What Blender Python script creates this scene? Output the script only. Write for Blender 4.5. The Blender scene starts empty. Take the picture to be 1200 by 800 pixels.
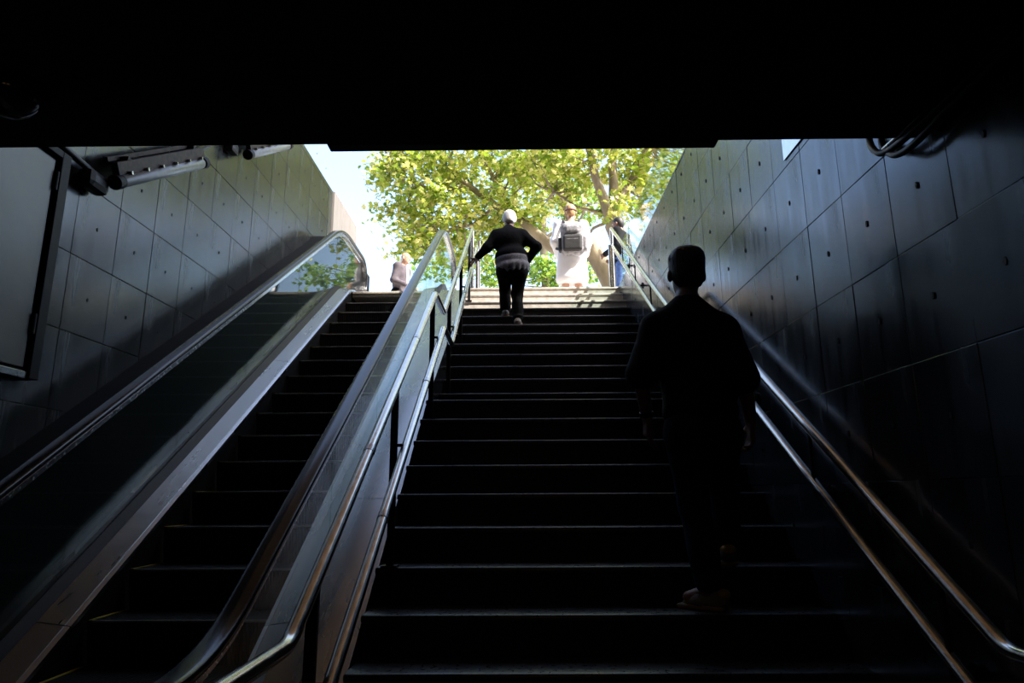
import bpy, bmesh, math, random
import numpy as np
from mathutils import Vector, Matrix

random.seed(7)
RNG = np.random.default_rng(7)
SC = bpy.context.scene
COL = SC.collection

# ------------------------------------------------------------------ camera
F, PITCH, YAW, ROLL, EYE = 783.0, .2232, -.0101, -.0053, 1.577

def ray(px, py):
    x, y = px - 600, py - 400
    cr, sr = math.cos(ROLL), math.sin(ROLL)
    x, y = x * cr + y * sr, -x * sr + y * cr
    x /= F; u = -y / F
    cp, sp = math.cos(PITCH), math.sin(PITCH)
    Y = cp - u * sp; Z = sp + u * cp
    c, s = math.cos(YAW), math.sin(YAW)
    return Vector((x * c + Y * s, -x * s + Y * c, Z))

def atY(px, py, Y):
    d = ray(px, py); d = d * (Y / d.y); return Vector((d.x, d.y, d.z + EYE))

def atX(px, py, X):
    d = ray(px, py); d = d * (X / d.x); return Vector((d.x, d.y, d.z + EYE))

def atZ(px, py, Z):
    d = ray(px, py); d = d * ((Z - EYE) / d.z); return Vector((d.x, d.y, d.z + EYE))

cam = bpy.data.cameras.new('camera')
cam.sensor_width = 36; cam.lens = F / 1200 * 36
cam.clip_start = .02; cam.clip_end = 500
camo = bpy.data.objects.new('camera', cam); COL.objects.link(camo)
f0 = ray(600, 400); r0 = (ray(601, 400) - f0).normalized(); u0 = (ray(600, 399) - f0).normalized()
f0.normalize()
M = Matrix((r0, u0, -f0)).transposed().to_4x4(); M.translation = (0, 0, EYE)
camo.matrix_world = M
SC.camera = camo

# ------------------------------------------------------------------ sky, sun, exposure
SUN_DIR = Vector((.56, -.35, .75)).normalized()      # towards the sun: behind the viewer, to the right
w = bpy.data.worlds.new('world'); SC.world = w; w.use_nodes = True
nt = w.node_tree; nt.nodes.clear()
sky = nt.nodes.new('ShaderNodeTexSky'); sky.sky_type = 'NISHITA'; sky.sun_disc = False
sky.sun_elevation = math.asin(SUN_DIR.z)
sky.sun_rotation = math.atan2(SUN_DIR.x, SUN_DIR.y)
sky.air_density = 1.0; sky.dust_density = 4.0; sky.ozone_density = 1.0
bg = nt.nodes.new('ShaderNodeBackground'); bg.inputs[1].default_value = .72
hs = nt.nodes.new('ShaderNodeHueSaturation'); hs.inputs['Saturation'].default_value = .98
wo = nt.nodes.new('ShaderNodeOutputWorld')
nt.links.new(sky.outputs[0], hs.inputs['Color']); nt.links.new(hs.outputs[0], bg.inputs[0]); nt.links.new(bg.outputs[0], wo.inputs[0])

sl = bpy.data.lights.new('sun', 'SUN'); sl.energy = 15; sl.angle = math.radians(.6); sl.color = (1, .95, .87)
so = bpy.data.objects.new('sun', sl); COL.objects.link(so)
so.rotation_euler = (-SUN_DIR).to_track_quat('-Z', 'Y').to_euler()
so.location = SUN_DIR * 40

vs = SC.view_settings
vs.view_transform = 'Standard'; vs.look = 'None'; vs.gamma = 1; vs.exposure = 0
vs.use_curve_mapping = False

# ------------------------------------------------------------------ materials
MATS = {}

def mat(name, color, rough=.5, metal=0.0, var=0.0, scale=8.0, bump=0.0, spec=.5, rvar=0.0, stretch=(1, 1, 1), color2=None, coat=0.0, tint=None):
    m = bpy.data.materials.new(name); m.use_nodes = True
    n = m.node_tree; b = n.nodes['Principled BSDF']
    b.inputs['Base Color'].default_value = (*color, 1)
    b.inputs['Roughness'].default_value = rough
    b.inputs['Metallic'].default_value = metal
    b.inputs['Specular IOR Level'].default_value = spec
    b.inputs['Coat Weight'].default_value = coat
    if tint: b.inputs['Specular Tint'].default_value = (*tint, 1)
    if var or bump or rvar or color2:
        tc = n.nodes.new('ShaderNodeTexCoord'); mp = n.nodes.new('ShaderNodeMapping')
        mp.inputs['Scale'].default_value = stretch
        n.links.new(tc.outputs['Object'], mp.inputs[0])
        tx = n.nodes.new('ShaderNodeTexNoise'); tx.inputs['Scale'].default_value = scale
        tx.inputs['Detail'].default_value = 6
        n.links.new(mp.outputs[0], tx.inputs[0])
        if var or color2:
            rp = n.nodes.new('ShaderNodeValToRGB')
            lo = color2 or tuple(c * (1 - var) for c in color)
            hi = color if color2 else tuple(min(1, c * (1 + var)) for c in color)
            rp.color_ramp.elements[0].color = (*lo, 1); rp.color_ramp.elements[1].color = (*hi, 1)
            rp.color_ramp.elements[0].position = .32; rp.color_ramp.elements[1].position = .68
            n.links.new(tx.outputs['Fac'], rp.inputs[0]); n.links.new(rp.outputs[0], b.inputs['Base Color'])
        if rvar:
            mr = n.nodes.new('ShaderNodeMapRange')
            mr.inputs['From Min'].default_value = .3; mr.inputs['From Max'].default_value = .7
            mr.inputs['To Min'].default_value = max(.02, rough - rvar); mr.inputs['To Max'].default_value = rough + rvar
            n.links.new(tx.outputs['Fac'], mr.inputs[0]); n.links.new(mr.outputs[0], b.inputs['Roughness'])
        if bump:
            bp = n.nodes.new('ShaderNodeBump'); bp.inputs['Strength'].default_value = bump
            bp.inputs['Distance'].default_value = .01
            n.links.new(tx.outputs['Fac'], bp.inputs['Height']); n.links.new(bp.outputs[0], b.inputs['Normal'])
    MATS[name] = m
    return m

def glass_mat(name, tint, ior=1.5, refl=.55):
    m = bpy.data.materials.new(name); m.use_nodes = True
    n = m.node_tree; n.nodes.clear()
    o = n.nodes.new('ShaderNodeOutputMaterial'); mx = n.nodes.new('ShaderNodeMixShader')
    tr = n.nodes.new('ShaderNodeBsdfTransparent'); tr.inputs[0].default_value = (*tint, 1)
    gl = n.nodes.new('ShaderNodeBsdfGlossy'); gl.inputs['Roughness'].default_value = .015
    lw_ = n.nodes.new('ShaderNodeLayerWeight'); lw_.inputs[0].default_value = .5       # Schlick reflectance, same on both faces
    pw_ = n.nodes.new('ShaderNodeMath'); pw_.operation = 'POWER'; pw_.inputs[1].default_value = 5
    fr = n.nodes.new('ShaderNodeMath'); fr.operation = 'MULTIPLY_ADD'
    f0_ = ((ior - 1) / (ior + 1)) ** 2
    fr.inputs[1].default_value = (1 - f0_) * refl; fr.inputs[2].default_value = f0_ * refl
    n.links.new(lw_.outputs['Facing'], pw_.inputs[0]); n.links.new(pw_.outputs[0], fr.inputs[0])
    n.links.new(fr.outputs[0], mx.inputs[0]); n.links.new(tr.outputs[0], mx.inputs[1])
    n.links.new(gl.outputs[0], mx.inputs[2]); n.links.new(mx.outputs[0], o.inputs[0])
    MATS[name] = m
    return m

def leaf_mat(name, cols):
    m = bpy.data.materials.new(name); m.use_nodes = True
    n = m.node_tree; n.nodes.clear()
    o = n.nodes.new('ShaderNodeOutputMaterial')
    ge = n.nodes.new('ShaderNodeNewGeometry'); rp = n.nodes.new('ShaderNodeValToRGB')
    rp.color_ramp.elements[0].color = (*cols[0], 1); rp.color_ramp.elements[1].color = (*cols[-1], 1)
    for i, c in enumerate(cols[1:-1]):
        e = rp.color_ramp.elements.new((i + 1) / (len(cols) - 1)); e.color = (*c, 1)
    n.links.new(ge.outputs['Random Per Island'], rp.inputs[0])
    d = n.nodes.new('ShaderNodeBsdfPrincipled'); d.inputs['Roughness'].default_value = .38
    t = n.nodes.new('ShaderNodeBsdfTranslucent')
    mx = n.nodes.new('ShaderNodeMixShader'); mx.inputs[0].default_value = .5
    n.links.new(rp.outputs[0], d.inputs['Base Color']); n.links.new(rp.outputs[0], t.inputs[0])
    n.links.new(d.outputs[0], mx.inputs[1]); n.links.new(t.outputs[0], mx.inputs[2])
    n.links.new(mx.outputs[0], o.inputs[0]); MATS[name] = m
    return m

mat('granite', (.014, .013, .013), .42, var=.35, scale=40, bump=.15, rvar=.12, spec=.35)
mat('pave', (.42, .375, .33), .7, var=.2, scale=14, bump=.2)
mat('panel', (.024, .027, .034), .22, metal=.0, spec=1.0, tint=(.66, .83, 1.0), var=.35, scale=3.0, rvar=.08, stretch=(4, 4, .35), bump=.012)  # specular tint puts extra sky blue into the reflections
mat('panel_left', (.028, .030, .030), .22, metal=.0, spec=.8, tint=(.88, .95, 1.0), var=.3, scale=3.0, rvar=.06, stretch=(4, 4, .35), bump=.012)
mat('pale_panel', (.50, .52, .55), .4, var=.1, scale=6)
mat('joint', (.006, .006, .007), .8, var=.2)
mat('pale_stone', (.17, .155, .145), .75, var=.15, scale=5, stretch=(1, 6, .4), bump=.1)
mat('black_paint', (.006, .006, .007), .6, var=.3)
mat('ceiling_paint', (.006, .007, .010), .85, var=.3, scale=3)
mat('tunnel_floor', (.03, .03, .03), .6, var=.3, scale=6)
mat('steel', (.52, .52, .53), .24, metal=1, var=.08, scale=60, rvar=.05)
mat('rail_steel', (.62, .60, .56), .2, metal=1, var=.1, scale=30, rvar=.05)
mat('deck_steel', (.29, .288, .29), .27, metal=1, var=.04, scale=3, rvar=.015, stretch=(3, .5, .5))
mat('black_metal', (.005, .005, .006), .5, var=.3, spec=.2)
mat('strip_steel', (.50, .50, .51), .28, metal=1, var=.04, scale=3, rvar=.015, stretch=(3, .5, .5))
mat('skirt', (.006, .006, .007), .6, var=.3, spec=.08)
mat('edge_metal', (.34, .34, .33), .35, metal=.8, var=.2, scale=60)
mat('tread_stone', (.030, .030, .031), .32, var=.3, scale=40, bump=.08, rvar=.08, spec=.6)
mat('rubber', (.008, .007, .007), .17, var=.2, spec=.38)
mat('mirror_plate', (.55, .57, .60), .12, metal=1, var=.05, scale=20)
mat('esc_step', (.014, .014, .015), .45, metal=.3, var=.3, scale=20)
mat('yellow', (.30, .22, .015), .5, var=.2)
mat('comb', (.50, .46, .40), .5, metal=.3, var=.2, scale=30)
mat('cabinet', (.115, .112, .10), .36, metal=.5, var=.25, scale=2.2, rvar=.1)
mat('lamp_cover', (.24, .25, .26), .25, var=.08, scale=20)
mat('rust', (.035, .020, .012), .6, metal=.3, var=.5, scale=25, bump=.3)
mat('cable', (.006, .006, .006), .45, var=.3)
mat('facade', (.05, .05, .055), .8, var=.15, scale=.6)
mat('canopy', (.54, .33, .16), .6, var=.3, scale=3, stretch=(6, .4, 1))
mat('pane_dark', (.02, .025, .03), .1, var=.1)
mat('bark', (.34, .28, .20), .85, color2=(.13, .11, .08), scale=2.2, bump=.4, stretch=(1, 1, .45))
glass_mat('glass', (.90, .96, .94))
glass_mat('parapet_glass', (.86, .94, .91), 1.5, .8)
leaf_mat('leaves', [(.14, .24, .025), (.30, .41, .04), (.52, .56, .10), (.80, .74, .32)])
leaf_mat('leaves_deep', [(.06, .15, .02), (.12, .25, .03), (.24, .38, .05), (.38, .46, .08)])
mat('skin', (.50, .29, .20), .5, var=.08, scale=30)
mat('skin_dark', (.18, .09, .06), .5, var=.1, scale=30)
mat('hair_dark', (.010, .008, .007), .5, var=.4, scale=80, bump=.5, stretch=(1, 1, .2))
mat('hair_white', (.80, .78, .75), .6, var=.08, scale=60, bump=.4, stretch=(1, 1, .2))
mat('hair_tan', (.42, .24, .11), .6, var=.2, scale=60, bump=.4, stretch=(1, 1, .2))
mat('shirt_black', (.010, .011, .013), .85, var=.25, scale=20, bump=.2, spec=.12)
mat('jeans_dark', (.012, .022, .055), .85, var=.35, scale=30, bump=.2, spec=.12)
mat('jeans_blue', (.05, .11, .30), .85, var=.3, scale=30, bump=.2)
mat('trousers_black', (.004, .004, .005), .85, var=.25, scale=20, bump=.2, spec=.12)
mat('sweater', (.005, .006, .008), .95, var=.25, scale=40, bump=.4, spec=.12)
mat('blouse', (.22, .22, .25), .85, color2=(.10, .10, .13), scale=50, bump=.2)
mat('robe', (.78, .77, .80), .85, var=.04, scale=10, bump=.15)
mat('jacket', (.075, .062, .075), .85, var=.15, scale=20, bump=.2)
mat('shirt_pale', (.55, .50, .50), .85, var=.08)
mat('shoe_dark', (.07, .05, .04), .7, var=.3)
mat('shoe_tan', (.38, .24, .05), .7, var=.25)
mat('shoe_grey', (.18, .16, .15), .7, var=.2)
mat('sole', (.26, .18, .13), .7, var=.2)
mat('pack_black', (.02, .02, .022), .7, var=.3, scale=20)
mat('pack_grey', (.34, .33, .35), .8, color2=(.12, .12, .13), scale=26, bump=.2)
mat('band', (.16, .06, .06), .7, var=.3)
mat('eye_white', (.8, .8, .78), .3, var=.02)
mat('eye_dark', (.02, .015, .01), .2, var=.1)
mat('sign_back', (.008, .009, .012), .6, var=.3)

lamp_m = bpy.data.materials.new('warm_lamp'); lamp_m.use_nodes = True
_b = lamp_m.node_tree.nodes['Principled BSDF']
_b.inputs['Emission Color'].default_value = (1, .62, .30, 1); _b.inputs['Emission Strength'].default_value = 5.0
MATS['warm_lamp'] = lamp_m

# ------------------------------------------------------------------ object helpers
def tag(o, label=None, cat=None, group=None, kind=None):
    if label: o['label'] = label
    if cat: o['category'] = cat
    if group: o['group'] = group
    if kind: o['kind'] = kind
    return o

def empty(name, loc=(0, 0, 0)):
    o = bpy.data.objects.new(name, None); COL.objects.link(o); o.location = loc
    o.empty_display_size = .1
    return o

def link(name, me, parent=None):
    o = bpy.data.objects.new(name, me); COL.objects.link(o)
    if parent is not None:
        o.parent = parent
        o.matrix_parent_inverse = Matrix.Translation(-Vector(world_loc(parent)))
    return o

def world_loc(o):
    v = Vector(o.location)
    return v if o.parent is None else Vector((0, 0, 0)) + v

def mesh_from(name, verts, faces, material, smooth=False):
    me = bpy.data.meshes.new(name)
    me.from_pydata([tuple(v) for v in verts], [], [tuple(f) for f in faces])
    me.materials.append(MATS[material])
    if smooth: me.polygons.foreach_set('use_smooth', [True] * len(me.polygons))
    me.update()
    return me

class MB:
    """collects shapes in world coordinates; build() makes one mesh object"""
    def __init__(s): s.v = []; s.f = []
    def add(s, vs, fs):
        k = len(s.v); s.v += [tuple(v) for v in vs]; s.f += [tuple(i + k for i in f) for f in fs]; return s
    def box(s, x0, x1, y0, y1, z0, z1):
        v = [(x, y, z) for z in (z0, z1) for y in (y0, y1) for x in (x0, x1)]
        return s.add(v, [(0, 2, 3, 1), (4, 5, 7, 6), (0, 1, 5, 4), (2, 6, 7, 3), (0, 4, 6, 2), (1, 3, 7, 5)])
    def bar(s, a, b, wx, wy):
        """rectangular bar from a to b"""
        a, b = Vector(a), Vector(b); d = (b - a).normalized()
        x = d.cross(Vector((0, 0, 1)))
        if x.length < 1e-3: x = Vector((1, 0, 0))
        x.normalize(); y = d.cross(x)
        v = []
        for p in (a, b):
            for i, j in ((-1, -1), (1, -1), (1, 1), (-1, 1)): v.append(p + x * (i * wx / 2) + y * (j * wy / 2))
        return s.add(v, [(3, 2, 1, 0), (4, 5, 6, 7), (0, 1, 5, 4), (1, 2, 6, 5), (2, 3, 7, 6), (3, 0, 4, 7)])
    def tube(s, pts, r, n=12, radii=None):
        pts = [Vector(p) for p in pts]; vs = []; fs = []
        prev = None
        for i, p in enumerate(pts):
            if i == 0: d = pts[1] - p
            elif i == len(pts) - 1: d = p - pts[i - 1]
            else: d = (pts[i + 1] - p).normalized() + (p - pts[i - 1]).normalized()
            d.normalize()
            if prev is None:
                x = d.cross(Vector((0, 0, 1)))
                if x.length < 1e-2: x = d.cross(Vector((1, 0, 0)))
            else: x = prev - d * prev.dot(d)
            x.normalize(); prev = x; y = d.cross(x)
            rr = radii[i] if radii else r
            for k in range(n):
                a = 2 * math.pi * k / n
                vs.append(p + x * (rr * math.cos(a)) + y * (rr * math.sin(a)))
        for i in range(len(pts) - 1):
            for k in range(n):
                fs.append((i * n + k, i * n + (k + 1) % n, (i + 1) * n + (k + 1) % n, (i + 1) * n + k))
        fs.append(tuple(range(n - 1, -1, -1))); fs.append(tuple(range((len(pts) - 1) * n, len(pts) * n)))
        return s.add(vs, fs)
    def sweep(s, prof, path, closed=True):
        """profile [(x offset, offset normal)] swept along a path of (y, z) in the YZ plane, X absolute in profile"""
        vs = []; fs = []; n = len(prof)
        for i, (y, z) in enumerate(path):
            if i == 0: d = Vector((path[1][0] - y, path[1][1] - z))
            elif i == len(path) - 1: d = Vector((y - path[i - 1][0], z - path[i - 1][1]))
            else: d = (Vector(path[i + 1]) - Vector((y, z))).normalized() + (Vector((y, z)) - Vector(path[i - 1])).normalized()
            d.normalize(); nrm = (-d.y, d.x)
            for (px, pn) in prof: vs.append((px, y + nrm[0] * pn, z + nrm[1] * pn))
        for i in range(len(path) - 1):
            for k in range(n if closed else n - 1):
                fs.append((i * n + k, (i + 1) * n + k, (i + 1) * n + (k + 1) % n, i * n + (k + 1) % n))
        if closed:
            fs.append(tuple(range(n))); fs.append(tuple(range(len(path) * n - 1, (len(path) - 1) * n - 1, -1)))
        return s.add(vs, fs)
    def prism_x(s, poly, x0, x1):
        """polygon [(y, z)] extruded between x0 and x1"""
        n = len(poly)
        v = [(x0, y, z) for y, z in poly] + [(x1, y, z) for y, z in poly]
        f = [tuple(range(n - 1, -1, -1)), tuple(range(n, 2 * n))]
        f += [(k, (k + 1) % n, n + (k + 1) % n, n + k) for k in range(n)]
        return s.add(v, f)
    def build(s, name, material, parent=None, smooth=False, bevel=0, auto=None):
        me = mesh_from(name, s.v, s.f, material, smooth)
        bm = bmesh.new(); bm.from_mesh(me)
        bmesh.ops.recalc_face_normals(bm, faces=bm.faces)
        if bevel:
            es = [e for e in bm.edges if len(e.link_faces) == 2 and e.calc_face_angle(0) > .5]
            bmesh.ops.bevel(bm, geom=es, offset=bevel, segments=2, profile=.5, affect='EDGES')
        if smooth or auto:
            for e in bm.edges:
                if len(e.link_faces) == 2 and e.calc_face_angle(0) > (auto or .7): e.smooth = False
            for f in bm.faces: f.smooth = True
        bm.to_mesh(me); bm.free(); me.update()
        return link(name, me, parent)

def spline(pts, n=8):
    pts = [Vector(p) for p in pts]; out = []
    q_ = [pts[0]] + pts + [pts[-1]]
    for i in range(1, len(q_) - 2):
        for k in range(n):
            t = k / n; a, b, c, d = q_[i - 1:i + 3]
            out.append(.5 * ((2 * b) + (c - a) * t + (2 * a - 5 * b + 4 * c - d) * t * t + (3 * b - a - 3 * c + d) * t ** 3))
    return out + [pts[-1]]

# ------------------------------------------------------------------ dimensions
XR, XL = 1.41, -.7095
RISE, TREAD, LAND = .175, .2724, .8567
def nose_y(n): return 2.889 + (n - 5) * TREAD if n <= 13 else 2.889 + 8 * TREAD + LAND + (n - 14) * TREAD
TOP = 25 * RISE                                   # plaza level 4.375
def nose(Y): return .875 + (Y - 2.889) * RISE / TREAD
ES, EY0, EZ0 = .6547, 3.853, .914
def enose(Y): return EZ0 + (Y - EY0) * ES
XW = -2.9                                         # left wall
SOFZ, SOFY = 2.81, 2.19

# ------------------------------------------------------------------ the setting
def struct(name, mb, material, parent=None, label=None, **k):
    o = mb.build(name, material, parent, **k)
    if parent is None: o['kind'] = 'structure'
    if label: o['label'] = label
    return o

struct('floor', MB().box(XW - .3, XR + .3, -7, 2.5, -.3, 0), 'tunnel_floor', label='dark floor of the underpass')
struct('ceiling', MB().box(XW - .3, XR + .3, -7, SOFY, SOFZ, TOP + .2), 'ceiling_paint', label='black soffit of the underpass above the stair foot')
struct('wall_back', MB().box(XW - .3, XR + .3, -7.3, -7, 0, SOFZ), 'black_paint', label='dark end wall of the underpass')

# right wall: backing, panels with recessed joints, pins
wr = struct('wall_right', MB().box(XR + .03, XR + .33, -7, 8.98, 0, TOP), 'joint', label='polished dark panelled wall beside the stairs')
def panel_mesh(name, L, H, T, material):
    mb = MB().box(0, T, 0, L, 0, H)
    o = mb.build(name, material, None, bevel=.0012); me = o.data; bpy.data.objects.remove(o); return me
pw, ph = .347, .4055
pmR = panel_mesh('panel', pw - .003, ph - .003, .03, 'panel')
pmP = panel_mesh('panel', pw - .003, ph - .003, .03, 'pale_panel')
y0s, z0s = 2.02, 1.615
rows = [(z0s + k * ph) for k in range(-4, 7)]
pins = MB()
def pin(mb, x, y, z, s):
    a = [(y + .0065 * math.cos(t), z + .014 * math.sin(t)) for t in [i * math.pi / 3 for i in range(6)]]
    mb.prism_x(a, x, x + s * .006)
for zi, z in enumerate(rows):
    for k in range(-2, 20):
        y = y0s + k * pw
        if z + ph < nose(y + pw) - .75 and y < 5 or z + ph < nose(y) - 1.5: continue
        h = min(ph, TOP - z)
        o = link('panel', pmR, wr)
        o.location = (XR + random.uniform(-.0012, .0012), y + .0025, z + .0025)
        o.scale = (1, 1, (h - .005) / (ph - .005))
        o.rotation_euler = (0, random.uniform(-.004, .004), random.uniform(-.004, .004))
        if h > .2: pin(pins, XR - .004, y + pw / 2, z + ph / 2, 1)
pins.box(XR - .001, XR, 8.9, 8.901, 1, 1.001)
tag(pins.build('panel_pin', 'black_paint', wr), kind='stuff')
MB().box(XR - .008, XR - .003, 2.92, 3.236, 3.275, 3.60).build('patch_plate', 'mirror_plate', wr, bevel=.001)
tunnel = MB()
for k in range(9):
    tunnel.box(XR, XR + .03, -6.9 + k * .9, -6.9 + k * .9 + .895, .01, SOFZ - .01)
struct('panel_course', tunnel, 'panel', wr)
struct('coping', MB().box(XR - .002, XR + .33, SOFY + .01, 8.98, TOP, TOP + .022), 'panel', wr, bevel=.004)

# left wall
YEND, LTOP = atX(390, 228, XW).y, 6.22
wl = struct('wall_left', MB().box(XW - .33, XW - .03, -7, YEND, 0, LTOP), 'joint', label='dark panelled wall above the escalator')
lw, lh = .452, .505
pmL = panel_mesh('panel', lw - .006, lh - .006, .03, 'panel_left')
lpins = MB()
for r in range(-3, 8):
    z = 2.605 + r * lh
    for k in range(-6, 11):
        y = 4.97 + k * lw
        if z + lh < enose(y) + .4 or (y < SOFY - .3 and z > SOFZ): continue
        w_ = min(lw, YEND - y); h = min(lh, LTOP - z)
        if w_ < .03 or h < .03: continue
        o = link('panel', pmL, wl)
        o.location = (XW - .03 + random.uniform(-.0012, .0012), y + .003, z + .003)
        o.scale = (1, (w_ - .006) / (lw - .006), (h - .006) / (lh - .006))
        o.rotation_euler = (0, random.uniform(-.003, .003), random.uniform(-.003, .003))
        if w_ > .3: pin(lpins, XW - .002, y + lw / 2, z + lh / 2, 1)
tag(lpins.build('panel_pin', 'black_paint', wl), kind='stuff')
ext = MB()
for k in range(6):
    ext.box(XW - .03, XW, -6.9 + k * 1.5, -6.9 + k * 1.5 + 1.495, .01, SOFZ - .01)
struct('panel_course', ext, 'panel_left', wl)
# pale wall beyond
wt = MB().box(XW - .33, XW + .01, YEND + .01, YEND + 1.46, TOP - .3, LTOP)
wt = struct('wall_terrace', wt, 'pale_stone', label='pale sunlit wall beyond the escalator head')
for k in range(3):
    y = YEND + .01 + k * .48
    MB().box(XW + .01, XW + .03, y + .003, y + .474, TOP, LTOP - .002).build('stone_slab', 'pale_stone', wt, bevel=.003)

# plaza paving around the opening
pv = MB()
pv.box(XL - .02, XR + .3, nose_y(25) + .03, 14, TOP - .15, TOP - .004)
pv.box(XW, XL - .02, 11.6, 14, TOP - .15, TOP - .004)
pv.box(-40, 40, 14, 60, TOP - .15, TOP - .004)
pv.box(XR + .33, 40, SOFY, 14, TOP - .15, TOP - .004)
pv.box(-40, XW - .33, SOFY, 14, TOP - .15, TOP - .004)
plaza = struct('plaza_pavement', pv, 'pave', label='pale stone paving of the square above')
slab_me = None
sm = MB().box(0, .595, 0, .595, 0, .02); _o = sm.build('paving_slab', 'pave', None, bevel=.004); slab_me = _o.data; bpy.data.objects.remove(_o)
for i in range(4):
    for j in range(8):
        o = link('paving_slab', slab_me, plaza)
        o.location = (XL - .01 + i * .6, nose_y(25) + .29 + j * .6, TOP - .02 + random.uniform(-.001, .001))

# unseen building above the underpass, its two blocks shaped to shade stair and wall
bl = MB()
bl.box(-30, 8.9, -22, SOFY - .05, TOP + .2, 24)
bl.box(8.9, 34, -22, SOFY - .05, TOP, 16.2)
bld = struct('building_occluder', bl, 'facade', label='unseen tall building over the underpass, shaped to shade the stair')
cp_ = struct('canopy_roof', MB().box(-12, 16, SOFY - .05, 6.5, 7.17, 7.55), 'canopy', label='brown canopy roof reaching out over the stair opening')
for i in range(28):
    struct('soffit_board', MB().box(-12 + i, -12 + i + .985, SOFY - .04, 6.48, 7.13, 7.17), 'canopy', cp_)
win = MB().box(0, 1.5, 0, .04, 0, 1.7); _o = win.build('window', 'pane_dark', None, bevel=.01); wme = _o.data; bpy.data.objects.remove(_o)
for fl in range(5):
    for i in range(14):
        x = -28 + i * 4.3
        z = TOP + 2.6 + fl * 3.4
        if x > 7.3 and (x < 9 or z + 1.7 > 16): continue
        o = link('window', wme, bld); o.location = (x, SOFY - .05, z)

# ------------------------------------------------------------------ stairs
st = empty('staircase', (0, nose_y(1), 0)); tag(st, 'dark granite staircase climbing to the square', None, kind='structure')
for n in range(1, 26):
    y, z = nose_y(n), n * RISE
    y2 = nose_y(n + 1) if n < 25 else y + .30
    poly = [(y + .012, z - RISE + .0), (y + .012, z - .034), (y2 + .012, z - .034), (y2 + .012, z - RISE)]
    MB().prism_x(poly, XL, XR + .02).build('riser', 'granite' if n < 23 else 'pave', st)  # top three steps paler: sunlight put into the stone colour
    MB().box(XL - .004, XR + .02, y, y2 + .011, z - .034, z).build('tread', 'tread_stone' if n < 23 else 'pave', st, bevel=.009, auto=.9)  # pale top treads carry the sunlight in their colour
under = MB().prism_x([(1.6, 0), (8.9, 0), (8.9, 3.9), (nose_y(14) + .2, 14 * RISE - RISE - .03), (nose_y(13) + .3, 12 * RISE - .03), (nose_y(1) + .3, -.0)], XL + .01, XR + .02)
under.build('substructure', 'black_paint', st)

# ------------------------------------------------------------------ escalator
es = empty('escalator', (-1.845, 2.6, 0)); tag(es, 'escalator with black handrails and glass sides left of the stairs', 'escalator')
SX0, SX1 = -2.36, -1.33
def slope_path(off, yb, yt, rb=.9, rt=.6, bot=None, top=None):
    """path following the incline at vertical offset off, levelling out at floor and plaza"""
    zb = off if bot is None else bot; zt = TOP + off if top is None else top
    th = math.atan(ES)
    kb = EY0 + (zb - EZ0 - off) / ES; kt = EY0 + (zt - EZ0 - off) / ES     # corner points
    pts = [(yb, zb)]
    def arc(yc, zc, d0, d1, r):
        t = r * math.tan(th / 2); out = []
        p0 = (yc - d0[0] * t, zc - d0[1] * t); p1 = (yc + d1[0] * t, zc + d1[1] * t)
        for i in range(9):
            u = i / 8
            out.append(((1 - u) ** 2 * p0[0] + 2 * u * (1 - u) * yc + u * u * p1[0], (1 - u) ** 2 * p0[1] + 2 * u * (1 - u) * zc + u * u * p1[1]))
        return out
    s = (math.cos(th), math.sin(th)); h = (1, 0)
    pts += arc(kb, zb, h, s, rb) + arc(kt, zt, s, h, rt)
    pts.append((yt, zt))
    return pts
# steps with cleats
T_E = .35; R_E = T_E * ES
cl = MB()
NC = 50; wstep = SX1 - SX0 - .012
prof = []
for i in range(NC):
    x = SX0 + .006 + i * wstep / NC; d = wstep / NC
    prof += [(x, 0), (x + d * .5, 0), (x + d * .5, -.009), (x + d, -.009)]
vs = []; fs = []
m_ = len(prof)
for (yy, zz) in ((T_E + .004, 0), (0, 0), (.004, -.03), (.02, -R_E * .6), (.05, -R_E - .02)):
    for (x, dz) in prof:
        if zz == 0: vs.append((x, yy, dz))
        else: vs.append((x, yy - dz * .8, zz))
for r in range(4):
    for i in range(m_ - 1):
        fs.append((r * m_ + i, r * m_ + i + 1, (r + 1) * m_ + i + 1, (r + 1) * m_ + i))
cl.add(vs, fs)
_o = cl.build('step', 'esc_step', None); step_me = _o.data; bpy.data.objects.remove(_o)
ymk = MB().box(SX0 + .008, SX0 + .03, .002, .33, -.004, .003)
_o = ymk.build('edge_marking', 'yellow', None); ym_me = _o.data; bpy.data.objects.remove(_o)
fem = MB().box(SX0 + .03, SX1 - .03, -.003, .006, -.012, .0012); _o = fem.build('front_edge', 'edge_metal', None, bevel=.002); fe_me = _o.data; bpy.data.objects.remove(_o)
for k in range(-3, 15):
    y = EY0 + k * T_E; z = EZ0 + k * R_E
    o = link('step', step_me, es); o.location = (o.location[0], y, z)
    o3 = bpy.data.objects.new('front_edge', fe_me); COL.objects.link(o3); o3.parent = o
    o2 = bpy.data.objects.new('edge_marking', ym_me); COL.objects.link(o2); o2.parent = o
# landing plates
MB().box(SX0, SX1, .3, EY0 - 3.3 * T_E, -.05, .012).build('landing_plate', 'comb', es, bevel=.004)
tp = MB().box(XW, XL - .02, EY0 + 15 * T_E, 11.6, TOP - .07, TOP + .012)
tp.build('landing_plate', 'comb', es, bevel=.004)
cmb = MB()
for i in range(60):
    x = SX0 + .01 + i * (SX1 - SX0 - .02) / 60
    cmb.box(x, x + .009, EY0 + 15 * T_E - .045, EY0 + 15 * T_E + .01, TOP - .028, TOP + .006)
cmb.build('comb_teeth', 'comb', es)
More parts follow.
